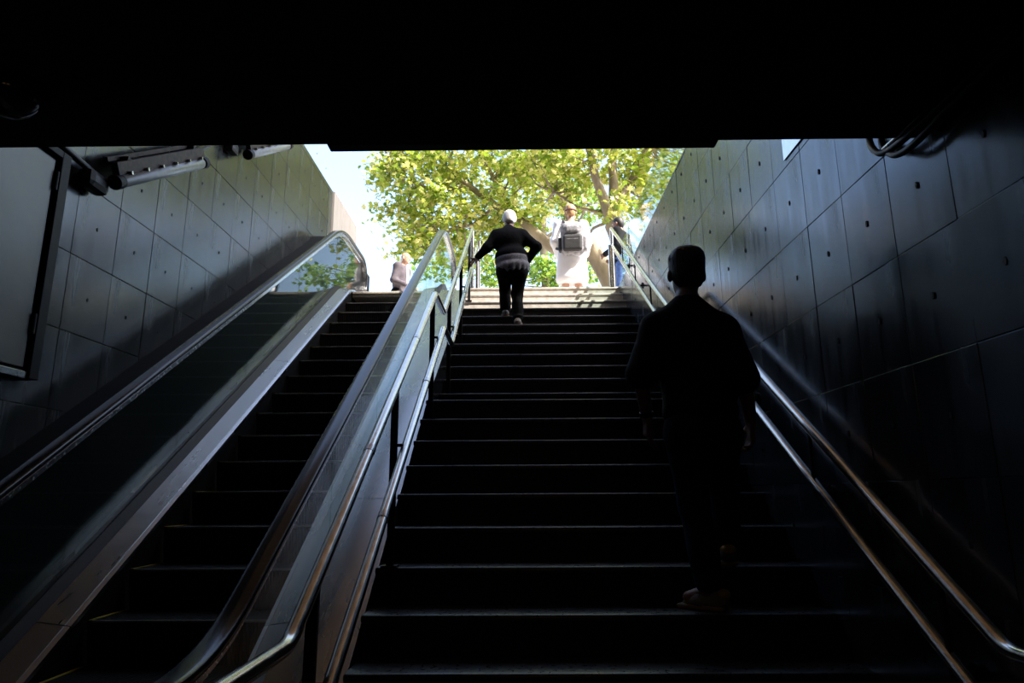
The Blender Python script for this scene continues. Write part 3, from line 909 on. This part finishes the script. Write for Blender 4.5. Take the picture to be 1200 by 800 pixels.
def shoe(an, to, parent, upper, sole, s=1.0, vox=.008, heel=None):
    an, to = np.array(an, float), np.array(to, float)
    d = to - an; d[2] = 0; d = nv(d); A = frame(d); z0 = to[2]
    h = np.array([an[0], an[1], z0]) - d * .045 * s; t = np.array([to[0], to[1], z0]) + d * .03 * s
    P_ = [cap(h + V3(0, 0, .045 * s), (h + t) / 2 + V3(0, 0, .045 * s), .041 * s, .042 * s, .03), cap((h + t) / 2 + V3(0, 0, .04 * s), t + V3(0, 0, .03 * s) - d * .03 * s, .046 * s, .034 * s, .03),
          cap(h + V3(0, 0, .05 * s) + d * .01, h + V3(0, 0, .092 * s) + d * .025 * s, .04 * s, .040 * s, .03)]
    o = organic('shoe', P_, upper, parent, vox, cuts=[(np.array([0, 0, z0 + .012]), V3(0, 0, -1))])
    Q = [rbx((h + t) / 2 + V3(0, 0, .011), np.array([.047 * s, (np.linalg.norm(t - h) / 2 + .028 * s), .012]), A, .011, .005)]
    so_ = organic('sole', Q, sole, o, vox * .8)
    if heel:
        organic('heel_patch', [ell(h - d * .016 * s + V3(0, 0, .080 * s), np.array([.040, .038, .026]) * s, A, .01)], heel, o, vox)
    return o

def npv(v): return np.array([v.x, v.y, v.z])
def Q(px, py, Y): return npv(atY(px, py, Y))

# ------------------------------------------------------------------ man climbing in the foreground
def near_man():
    J = {}
    J['fwd'] = V3(-.05, 1, 0); J['hfwd'] = V3(-.05, 1, .12); J['hup'] = V3(0, -.05, 1)
    J['head'] = Q(804, 321, 3.36); J['neck'] = Q(805, 352, 3.33)
    J['chest'] = Q(808, 410, 3.32); J['belly'] = Q(818, 455, 3.29); J['pelvis'] = Q(822, 497, 3.27)
    J['shL'] = Q(768, 384, 3.33); J['shR'] = Q(848, 386, 3.32)
    J['elL'] = Q(751, 440, 3.28); J['wrL'] = Q(758, 488, 3.34)
    J['elR'] = Q(872, 445, 3.25); J['wrR'] = Q(880, 494, 3.32)
    J['hdL'] = V3(.06, .12, -1); J['hnL'] = V3(.9, .1, 0); J['htL'] = V3(.1, 1, .1); J['hcL'] = .45
    J['hdR'] = V3(-.02, .10, -1); J['hnR'] = V3(-.9, .1, 0); J['htR'] = V3(-.1, 1, .1); J['hcR'] = .75
    J['hipL'] = Q(803, 510, 3.26); J['hipR'] = Q(843, 510, 3.28)
    J['knL'] = Q(813, 590, 3.33); J['knR'] = Q(848, 578, 3.52)
    zl, zr = 6 * RISE, 7 * RISE
    fl = npv(atZ(836, 714, zl)); fl[1] = 3.27; J['anL'] = np.array([Q(832, 682, 3.27)[0], 3.27, zl + .095])
    J['toL'] = np.array([J['anL'][0] - .085, 3.33, zl])
    J['anR'] = np.array([Q(850, 625, 3.53)[0], 3.53, zr + .095]); J['toR'] = np.array([J['anR'][0] + .02, 3.66, zr])
    t = person_root('person', 'man in dark t-shirt and jeans climbing the stairs in the foreground', (J['pelvis'][0], 3.3, zl))
    JB = dict(J); JB['toL'] = J['toL'] + V3(0, 0, .045); JB['toR'] = J['toR'] + V3(0, 0, .045)
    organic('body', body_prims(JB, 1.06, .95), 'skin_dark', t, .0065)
    hp, hc = hair_prims(J['head'], J['hfwd'], J['hup'], 1.06, 1.07, -.005)
    A = frame(J['hfwd'], J['hup'])
    hp += [rbx(J['head'] + A[2] * .088 - A[1] * .005, (.080, .082, .046), A, .044, .035)]
    for i in range(90):
        th = RNG.uniform(0, 6.28); ph_ = RNG.uniform(.0, 1.05)
        d = A[0] * math.cos(th) * math.sin(ph_) + A[1] * math.sin(th) * math.sin(ph_) * .9 + A[2] * math.cos(ph_)
        c = J['head'] + A[2] * .025 - A[1] * .012 + d * .094
        hp.append(ell(c, (.015, .015, .014), A, .012))
    organic('hair', hp, 'hair_dark', t, .0065, hc)
    # t-shirt
    A = frame(J['fwd'], nv(J['neck'] - J['pelvis'])); P_ = []
    up = nv(J['neck'] - J['chest'])
    P_.append(ell(J['chest'] + A[2] * .03, (.205, .128, .20), A, .06)); P_.append(ell(J['belly'], (.182, .128, .17), A, .06))
    P_.append(ell(J['pelvis'] + A[2] * .06, (.186, .135, .11), A, .05))
    for s_, q_ in ((-1, 'L'), (1, 'R')):
        sh, el = J['sh' + q_], J['el' + q_]
        P_.append(cap(J['neck'] - up * .03, sh - V3(0, 0, .012), .058, .068, .07))
        P_.append(cap(sh, sh + (el - sh) * .97, .072, .080, .05))
    cuts = [(J['pelvis'] + A[2] * .008, -A[2])]
    o = organic('t_shirt', P_, 'shirt_black', t, .008, cuts)
    organic('collar', [ell(J['neck'] + up * .012 + V3(0, -.004, 0), (.064, .062, .018), A, .01)], 'shirt_black', o, .006)
    organic('jeans', trousers(J, 1.03, .98, .072, .062, .93), 'jeans_dark', t, .008)
    shoe(J['anL'], J['toL'], t, 'shoe_grey', 'sole', .92, .007, 'shoe_tan'); shoe(J['anR'], J['toR'], t, 'shoe_dark', 'sole', .95, .007, 'shoe_tan')  # right upper darker: shade painted into the shoe colour
    d = nv(J['wrL'] - J['elL']); c = J['wrL'] - d * .012
    MB().tube([c - d * .012, c + d * .012], .036, 16).build('watch', 'black_metal', t, bevel=.002)
near_man()

# ------------------------------------------------------------------ woman with white hair on the upper flight
def woman():
    J = {}; Y = 7.72
    J['fwd'] = V3(0, 1, 0); J['hfwd'] = V3(.0, 1, -.35); J['hup'] = V3(0, .3, 1)
    J['head'] = Q(597, 258.5, Y + .14); J['neck'] = Q(596, 270, Y + .06)
    J['chest'] = Q(597, 283, Y + .02); J['belly'] = Q(599, 300, Y - .02); J['pelvis'] = Q(601, 313, Y - .03)
    J['shL'] = Q(582, 276, Y + .03); J['shR'] = Q(612, 276, Y + .03)
    J['elL'] = Q(571, 290, Y - .03)
    hz = Q(556, 305, Y + .02)
    rail = Vector((XB, 0, 0))
    J['wrL'] = Q(560, 301, Y + .0)
    J['elR'] = Q(629, 289, Y - .04); J['wrR'] = Q(618, 306, Y - .02)
    J['hdL'] = V3(-.75, .35, -.5); J['hnL'] = V3(-.3, .2, -1); J['htL'] = V3(.4, .9, 0); J['hcL'] = .9
    J['hdR'] = V3(-.35, .35, -.9); J['hnR'] = V3(-.8, 0, .2); J['htR'] = V3(0, 1, .2); J['hcR'] = .5
    J['hipL'] = Q(591, 319, Y - .02); J['hipR'] = Q(609, 319, Y - .02)
    zl, zr = 21 * RISE, 20 * RISE
    J['anL'] = np.array([Q(592, 364, 7.86)[0], 7.92, zl + .085]); J['anR'] = np.array([Q(607, 372, 7.66)[0], 7.68, zr + .085])
    J['toL'] = np.array([J['anL'][0] - .01, 8.03, zl]); J['toR'] = np.array([J['anR'][0] + .015, 7.79, zr])
    J['knL'] = Q(592, 341, 7.92); J['knR'] = Q(606, 345, 7.78)
    t = person_root('person', 'white-haired woman in black sweater climbing with one hand on the rail', (J['pelvis'][0], Y, zr))
    JB = dict(J); JB['toL'] = J['toL'] + V3(0, 0, .04); JB['toR'] = J['toR'] + V3(0, 0, .04)
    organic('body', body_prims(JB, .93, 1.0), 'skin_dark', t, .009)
    hp, hc = hair_prims(J['head'], J['hfwd'], J['hup'], .95, 1.16, .01)
    organic('hair', hp, 'hair_white', t, .009, hc)
    A = frame(J['fwd'], nv(J['neck'] - J['pelvis'])); up = nv(J['neck'] - J['chest']); P_ = []
    P_.append(ell(J['chest'], (.205, .135, .17), A, .06)); P_.append(ell(J['belly'], (.20, .14, .13), A, .06))
    for q_ in 'LR':
        P_.append(cap(J['neck'] - up * .035, J['sh' + q_], .07, .07, .06))
        P_.append(cap(J['sh' + q_], J['el' + q_], .070, .060, .05)); P_.append(cap(J['el' + q_], J['wr' + q_], .058, .042, .03))
    P_.append(cap(J['neck'] - up * .02, J['neck'] + up * .02, .07, .064, .03))
    organic('sweater', P_, 'sweater', t, .010, [(J['belly'] - A[2] * .07 + V3(0, 0, 0), -A[2])] if False else ())
    organic('blouse', [ell(J['belly'] - A[2] * .055, (.205, .148, .115), A, .04), ell(J['pelvis'] - A[2] * .0, (.205, .152, .075), A, .03)]
            + [ell(J['pelvis'] - A[2] * .05 + A[0] * .195 * math.cos(a) * .92 + A[1] * .14 * math.sin(a), (.014, .014, .06), A, .05) for a in np.linspace(0, 6.28, 17)[:-1]],
            'blouse', t, .010, [(J['pelvis'] - A[2] * .085, -A[2])])
    organic('trousers', trousers(J, .98, 1.0, .070, .062, .95), 'trousers_black', t, .010)
    shoe(J['anL'], J['toL'], t, 'shoe_grey', 'sole', .92, .009); shoe(J['anR'], J['toR'], t, 'shoe_grey', 'sole', .92, .009)
woman()

# ------------------------------------------------------------------ man in white robe with backpack
def robe_man():
    J = {}; Y = 9.95; g = TOP
    J['fwd'] = V3(.1, 1, 0); J['hfwd'] = V3(.25, 1, 0); J['hup'] = V3(0, 0, 1)
    J['head'] = Q(669, 249, Y + .03); J['neck'] = Q(669, 262, Y)
    J['chest'] = Q(669, 277, Y); J['belly'] = Q(669, 292, Y); x = J['chest'][0]
    J['pelvis'] = V3(x, Y, g + .93)
    J['shL'] = Q(655, 264, Y); J['shR'] = Q(683, 264, Y)
    J['elL'] = Q(651, 284, Y - .03); J['wrL'] = Q(655, 300, Y + .12); J['elR'] = Q(688, 283, Y); J['wrR'] = Q(686, 298, Y + .16)
    for q_, s_ in (('L', 1), ('R', -1)):
        J['hd' + q_] = V3(.2 * s_, .8, -.3); J['hn' + q_] = V3(s_ * .9, .1, 0); J['ht' + q_] = V3(0, .2, 1); J['hc' + q_] = .5
        J['hip' + q_] = V3(x - s_ * .09, Y, g + .9); J['kn' + q_] = V3(x - s_ * .10, Y + .02, g + .48)
        J['an' + q_] = V3(x - s_ * .10, Y - .02, g + .085); J['to' + q_] = V3(x - s_ * .12, Y + .12, g)
    t = person_root('person', 'man in long white robe standing at the stair top', (x, Y, g))
    JB = dict(J)
    for q_ in 'LR': JB['to' + q_] = J['to' + q_] + V3(0, 0, .04)
    organic('body', body_prims(JB, 1.0, 1.0), 'skin', t, .009)
    hp, hc = hair_prims(J['head'], J['hfwd'], J['hup'], 1.0, 1.06)
    organic('hair', hp, 'hair_tan', t, .009, hc)
    A = frame(J['hfwd']); c = J['head'] + V3(0, 0, .012)
    ring = [c + A[0] * .089 * math.cos(a) + A[1] * .104 * math.sin(a) - A[1] * .01 for a in np.linspace(0, 2 * math.pi, 25)]
    MB().tube([tuple(p) for p in ring], .014, 8).build('head_band', 'band', t, auto=.9)
    A = frame(J['fwd']); P_ = []
    P_ += [ell(J['chest'], (.20, .135, .19), A, .06), ell(J['belly'], (.19, .14, .17), A, .06)]
    for i in range(7):
        u = i / 6; z = g + 1.0 - u * .56
        P_.append(ell(V3(x, Y, z), (.205 + .05 * u, .15 + .06 * u, .12), A, .05))
        P_.append(ell(V3(x - .12 - .04 * u, Y - .06, z), (.07, .07, .1), A, .04)); P_.append(ell(V3(x + .14 + .04 * u, Y - .04, z), (.06, .08, .1), A, .04))
    for q_ in 'LR':
        P_.append(cap(J['neck'] - V3(0, 0, .05), J['sh' + q_], .065, .08, .06)); P_.append(cap(J['sh' + q_], J['el' + q_], .085, .082, .05))
        P_.append(cap(J['el' + q_], J['wr' + q_], .080, .060, .03))
    organic('robe', P_, 'robe', t, .011, [(V3(0, 0, g + .37), V3(0, 0, -1))])
    for q_ in 'LR': shoe(J['an' + q_], J['to' + q_], t, 'shoe_dark', 'sole', 1.0, .009)
    # backpack: a thing of its own
    b = empty('backpack', (x, Y - .2, J['belly'][2] - .1)); tag(b, 'black and grey backpack worn by the man in the white robe', 'backpack')
    c = Q(671, 280, Y - .25); A = frame(V3(.12, 1, .05))
    organic('body', [rbx(c, (.185, .10, .265), A, .10, .03)], 'pack_grey', b, .010)
    lowp = c - A[2] * .09 - A[1] * .095
    o = organic('front_pocket', [rbx(lowp, (.15, .05, .13), A, .045, .02)], 'pack_black', b, .009)
    organic('top_flap', [rbx(c + A[2] * .13 - A[1] * .05, (.13, .07, .085), A, .065, .02)], 'pack_grey', b, .009)
    organic('side_pocket', [rbx(c - A[2] * .09 - A[0] * .185, (.035, .065, .11), A, .025, .02)], 'pack_black', b, .009)
    organic('side_pocket', [rbx(c - A[2] * .09 + A[0] * .185, (.035, .065, .11), A, .025, .02)], 'pack_grey', b, .009)
    zz = lowp - A[1] * .047 + A[2] * .05
    MB().bar(zz - A[0] * .09, zz + A[0] * .09, .008, .008).build('zip', 'pack_grey', o)
    for q_, s_ in (('L', -1), ('R', 1)):
        p0 = c + A[2] * .19 + A[0] * s_ * .08; sh = J['sh' + q_] + V3(-s_ * .05, -.02, .085)
        p2 = J['sh' + q_] + V3(-s_ * .04, .11, .02); p3 = J['belly'] + V3(s_ * .13, .17, .1); p4 = c - A[2] * .17 + A[0] * s_ * .14
        MB().tube(spline([p0, sh, p2, p3, p3 * .5 + p4 * .5 + V3(s_ * .1, 0, 0), p4], 5), .02, 8).build('strap', 'pack_black', b, auto=.9)
    MB().tube(spline([c + A[2] * .21 - A[0] * .04, c + A[2] * .26, c + A[2] * .21 + A[0] * .04], 6), .01, 8).build('carry_loop', 'pack_black', b, auto=.9)
robe_man()

# ------------------------------------------------------------------ two bystanders on the square
def bystander(label, px, Y, fwd, top_m, leg_m, hair_m, skin_m, headpy, stance, carry, bald=False):
    g = TOP; J = {}
    x = atY(px, 320, Y).x; f = nv(fwd); r = nv(np.cross(f, (0, 0, 1)))
    H = atY(px, headpy, Y).z - g; s = H / 1.76
    base = V3(x, Y, g)
    def at(a, b, c): return base + r * a * s + f * b * s + V3(0, 0, c * s)
    lean = stance
    J['fwd'] = f; J['hfwd'] = nv(f + V3(0, 0, -.15)); J['hup'] = nv(V3(0, 0, 1) + f * .15)
    J['head'] = at(0, .05 + lean * 1.2, 1.64); J['neck'] = at(0, lean, 1.47)
    J['chest'] = at(0, lean * .7, 1.30); J['belly'] = at(0, lean * .3, 1.10); J['pelvis'] = at(0, 0, .95)
    for q_, sd in (('L', -1), ('R', 1)):
        J['sh' + q_] = at(sd * .185, lean * .8, 1.43); J['el' + q_] = at(sd * .24, lean * .4 - .03, 1.14)
        J['wr' + q_] = at(sd * .19, .19 + carry, 1.02 + carry); J['hd' + q_] = nv(f * .8 - r * sd * .4 - V3(0, 0, .2))
        J['hn' + q_] = -r * sd; J['ht' + q_] = V3(0, 0, 1); J['hc' + q_] = .6
        J['hip' + q_] = at(sd * .09, 0, .92); J['kn' + q_] = at(sd * .10, .03, .50); J['an' + q_] = at(sd * .10, -.02 + .05 * sd, 0) + V3(0, 0, .085)
        J['to' + q_] = at(sd * .12, .11 + .05 * sd, 0)
    t = person_root('person', label, tuple(base))
    JB = dict(J)
    for q_ in 'LR': JB['to' + q_] = J['to' + q_] + V3(0, 0, .04)
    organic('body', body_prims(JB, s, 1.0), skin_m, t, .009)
    hp, hc = hair_prims(J['head'], J['hfwd'], J['hup'], s, 1.03)
    if bald: hp = hp[1:]; hc.append((J['head'] + J['hup'] * .03, J['hup']))
    organic('hair', hp, hair_m, t, .009, hc)
    A = frame(f); up = V3(0, 0, 1); P_ = []
    P_ += [ell(J['chest'], np.array([.205, .14, .20]) * s, A, .06), ell(J['belly'], np.array([.195, .15, .17]) * s, A, .06), ell(J['pelvis'] - V3(0, 0, .03), np.array([.195, .15, .13]) * s, A, .05)]
    for q_ in 'LR':
        P_.append(cap(J['neck'] - up * .05, J['sh' + q_], .065 * s, .08 * s, .06)); P_.append(cap(J['sh' + q_], J['el' + q_], .078 * s, .066 * s, .05))
        P_.append(cap(J['el' + q_], J['wr' + q_], .064 * s, .046 * s, .03))
    o = organic('jacket', P_, top_m, t, .010, [(J['pelvis'] - V3(0, 0, .13 * s), V3(0, 0, -1))])
    organic('shirt_front', [ell(J['chest'] + f * .105 * s, np.array([.06, .05, .16]) * s, A, .03), ell(J['belly'] + f * .11 * s, np.array([.05, .05, .14]) * s, A, .03)], 'shirt_pale', t, .009)
    organic('trousers', trousers(J, s, 1.0), leg_m, t, .010)
    for q_ in 'LR': shoe(J['an' + q_], J['to' + q_], t, 'shoe_dark', 'sole', s, .009)
    Ah = frame(J['hfwd'], J['hup'])
    for sd in (-1, 1):
        c = J['head'] + Ah[0] * sd * .031 * s + Ah[1] * .076 * s + Ah[2] * .012 * s
        e = organic('eye', [ell(c, np.array([.013, .012, .011]) * s, Ah, .001)], 'eye_white', t, .004)
        organic('iris', [ell(c + Ah[1] * .010 * s, np.array([.006, .004, .006]) * s, Ah, .001)], 'eye_dark', e, .002)
bystander('old man in grey jacket standing beyond the escalator head', 469, 12.1, V3(.95, -.3, 0), 'jacket', 'trousers_black', 'hair_white', 'skin', 297, .05, .02, True)
bystander('person in dark top and blue jeans behind the right rail posts', 731, 10.45, V3(-.8, .5, 0), 'shirt_black', 'jeans_blue', 'hair_dark', 'skin_dark', 254, .02, .05)

# ------------------------------------------------------------------ plane trees
LEAF = np.array([(0, 0, .012)] + [(r * math.sin(a), r * math.cos(a) + .06, z) for a, r, z in
        ((math.pi, .30, 0), (2.35, .30, -.05), (1.75, .50, -.06), (1.35, .30, 0), (.80, .52, -.04), (.42, .32, .02), (0, .62, -.06), (-.42, .32, .02), (-.80, .52, -.04), (-1.35, .30, 0), (-1.75, .50, -.06), (-2.35, .30, -.05))])
NL = len(LEAF)
def leaf_mesh(name, centers, size, material, parent):
    n = len(centers)
    ax = RNG.normal(size=(n, 3)); ax[:, 2] = np.abs(ax[:, 2]) * 1.1 + .35; ax += np.array([.12, -.35, 0]); ax /= np.linalg.norm(ax, axis=1)[:, None]
    tmp = RNG.normal(size=(n, 3)); x = np.cross(ax, tmp); x /= np.linalg.norm(x, axis=1)[:, None]; y = np.cross(ax, x)
    s = RNG.uniform(.6, 1.15, n)[:, None, None] * size
    L = LEAF[None]
    v = centers[:, None, :] + s * (L[..., 0:1] * x[:, None] + L[..., 1:2] * y[:, None] + L[..., 2:3] * ax[:, None])
    v = v.reshape(-1, 3)
    tri = np.array([(0, i, i % (NL - 1) + 1) for i in range(1, NL)])
    f = (np.arange(n)[:, None, None] * NL + tri[None]).reshape(-1, 3)
    me = bpy.data.meshes.new(name)
    me.vertices.add(len(v)); me.vertices.foreach_set('co', v.astype(np.float32).ravel())
    me.loops.add(len(f) * 3); me.loops.foreach_set('vertex_index', f.astype(np.int32).ravel())
    me.polygons.add(len(f)); me.polygons.foreach_set('loop_start', np.arange(0, len(f) * 3, 3, dtype=np.int32)); me.polygons.foreach_set('loop_total', np.full(len(f), 3, np.int32))
    me.update(calc_edges=True); me.materials.append(MATS[material])
    o = link(name, me, parent); o['kind'] = 'stuff'; return o

def limb(pts, r0_, r1_, n=10):
    p = spline(pts, 6); m = len(p)
    return MB().tube(p, r0_, n, radii=[(r0_ + (r1_ - r0_) * i / (m - 1)) for i in range(m)]), p

def tree(label, base, limbs, blobs, nleaf, size, lm, twig_n=60):
    t = empty('plane_tree', base); tag(t, label, 'tree', 'plane trees on the square')
    skel = []
    for i, (pts, ra, rb) in enumerate(limbs):
        mb, p = limb(pts, ra, rb)
        mb.build('trunk' if i == 0 else 'branch', 'bark', t, auto=1.2)
        skel += p
    sk = np.array([tuple(v) for v in skel])
    cents = []; tw = MB()
    tot = sum(b[2] for b in blobs)
    for (c, rad, wgt) in blobs:
        c = np.array(tuple(c)); n = int(nleaf * wgt / tot); ncl = max(1, n // 22)
        d = RNG.normal(size=(ncl, 3)); d /= np.linalg.norm(d, axis=1)[:, None]; d *= RNG.uniform(.12, 1, (ncl, 1)) ** .42
        cl0 = c + d * np.array(rad)
        k = 0
        for q in cl0:
            m = 22
            off = RNG.normal(size=(m, 3)) * np.array([.23, .23, .15])
            cents.append(q + off)
            if k % 3 == 0:
                j = int(np.argmin(np.linalg.norm(sk - q, axis=1))); a = Vector(sk[j]); b = Vector(q)
                mid = (a + b) / 2 + Vector(RNG.normal(size=3) * .12)
                if (b - a).length < 4.2: tw.tube(spline([a, mid, b], 3), .02, 5, radii=[.035 + (.006 - .035) * i / 6 for i in range(7)])
            k += 1
    if tw.v: tag(tw.build('twigs', 'bark', t), kind='stuff')
    leaf_mesh('foliage', np.concatenate(cents), size, lm, t)
    return t

D = 17.0
def W(px, py, Y): return atY(px, py, Y)
# tree on the right: forked pale trunk
bx = W(728, 330, 15.5)
tree('plane tree with forked pale trunk behind the rail posts', (bx.x, bx.y, TOP),
     [([Vector((bx.x + .3, 15.5, TOP)), Vector((bx.x + .1, 15.5, 5.6)), W(727, 290, 15.5), W(717, 262, 15.5)], .30, .19),
      ([W(717, 265, 15.5), W(708, 235, 15.4), W(697, 205, 15.3), W(688, 165, 15.2), W(670, 120, 15)], .15, .06),
      ([W(717, 265, 15.5), W(719, 225, 15.5), W(718, 190, 15.5), W(722, 140, 15.6)], .15, .07),
      ([W(719, 245, 15.5), W(731, 225, 15.5), W(742, 205, 15.7), W(760, 170, 16)], .09, .04),
      ([W(706, 250, 15.5), W(690, 246, 15.6), W(676, 242, 15.6), W(650, 225, 15.7)], .045, .02),
      ([W(708, 262, 15.5), W(695, 268, 15.5), W(688, 280, 15.5), W(684, 292, 15.4)], .04, .015)],
     [(W(720, 150, 15.5), (2.6, 2.2, 1.2), 5), (W(650, 170, 15.6), (1.4, 1.8, 1.0), 3), (W(790, 180, 16), (1.6, 1.8, 1.0), 3), (W(735, 215, 15.9), (.9, 1.2, .7), 1.1),
      (W(745, 230, 16.5), (.5, .8, .5), .6), (W(650, 215, 16), (.9, 1.2, .5), 1.2), (W(705, 245, 15.9), (.6, .8, .5), .35), (W(715, 240, 15), (.3, .3, .3), .3),
      (W(720, 60, 15.5), (3.4, 2.6, 1.4), 3.5), (W(850, 190, 16.5), (1.6, 1.6, 1.4), 1.5)], 7000, .185, 'leaves')
# big spreading tree in the middle, trunk leaning from lower right
b2 = W(716, 337, 19)
tree('spreading plane tree with leaning limbs filling the view above the stairs', (b2.x + .6, 19, TOP),
     [([Vector((b2.x + .9, 19, TOP)), W(722, 345, 19), W(706, 312, 19), W(690, 288, 18.8), W(672, 262, 18.6)], .36, .22),
      ([W(690, 290, 18.8), W(655, 292, 18.6), W(638, 282, 18.5), W(615, 262, 18.4), W(580, 240, 18.2), W(550, 218, 18), W(520, 195, 17.8)], .21, .06),
      ([W(612, 262, 18.4), W(585, 222, 18.2), W(570, 190, 18), W(560, 160, 18)], .08, .04),
      ([W(672, 262, 18.6), W(655, 225, 18.5), W(640, 190, 18.3), W(632, 150, 18)], .16, .06),
      ([W(550, 218, 18), W(510, 222, 17.8), W(480, 210, 17.6), W(455, 190, 17.5)], .06, .025),
      ([W(580, 240, 18.2), W(555, 262, 18), W(530, 268, 17.9), W(505, 285, 17.8)], .05, .02)],
     [(W(560, 175, 18), (2.3, 2.2, 1.2), 6), (W(500, 205, 17.8), (1.1, 1.8, 1.1), 3.2), (W(458, 190, 17.6), (.42, .9, .6), .7), (W(445, 215, 17.6), (.3, .5, .35), .35),
      (W(470, 255, 17.7), (.6, 1.2, .55), 1.0), (W(520, 255, 17.8), (1.1, 1.6, .7), 2.6), (W(575, 250, 18.3), (1.2, 1.6, .7), 2.4), (W(630, 215, 18.4), (1.3, 1.8, .8), 2.6),
      (W(500, 290, 17.8), (.6, .9, .4), .9), (W(545, 300, 18.5), (.7, 1, .5), .9), (W(560, 80, 18), (3.6, 2.6, 1.6), 4), (W(615, 265, 18.6), (.8, 1.0, .5), 1.0), (W(470, 290, 17.6), (.35, .5, .3), .25)],
     10500, .20, 'leaves')
# farther tree low behind the steps
b3 = W(640, 337, 26)
tree('farther plane tree with slim pale trunk seen low behind the white robe', (b3.x, 26, TOP),
     [([Vector((b3.x, 26, TOP)), W(640, 337, 26), W(637, 290, 26), W(636, 255, 26)], .22, .14),
      ([W(637, 290, 26), W(612, 268, 26), W(590, 250, 26)], .10, .04), ([W(637, 280, 26), W(665, 262, 26), W(690, 240, 26)], .09, .04)],
     [(W(628, 318, 25), (.55, .8, .55), .8), (W(575, 322, 25.5), (.8, 1, .6), 1.1), (W(652, 325, 25), (.35, .6, .45), .5), (W(690, 322, 25), (.6, .8, .5), .5),
      (W(545, 290, 26), (1.4, 1.5, 1.1), 1.6), (W(640, 235, 26), (3.4, 2, 1.3), 2.6), (W(510, 310, 26), (.8, 1, .8), .6), (W(675, 240, 26), (1.2, 1.3, 1), .8)],
     4200, .22, 'leaves_deep')
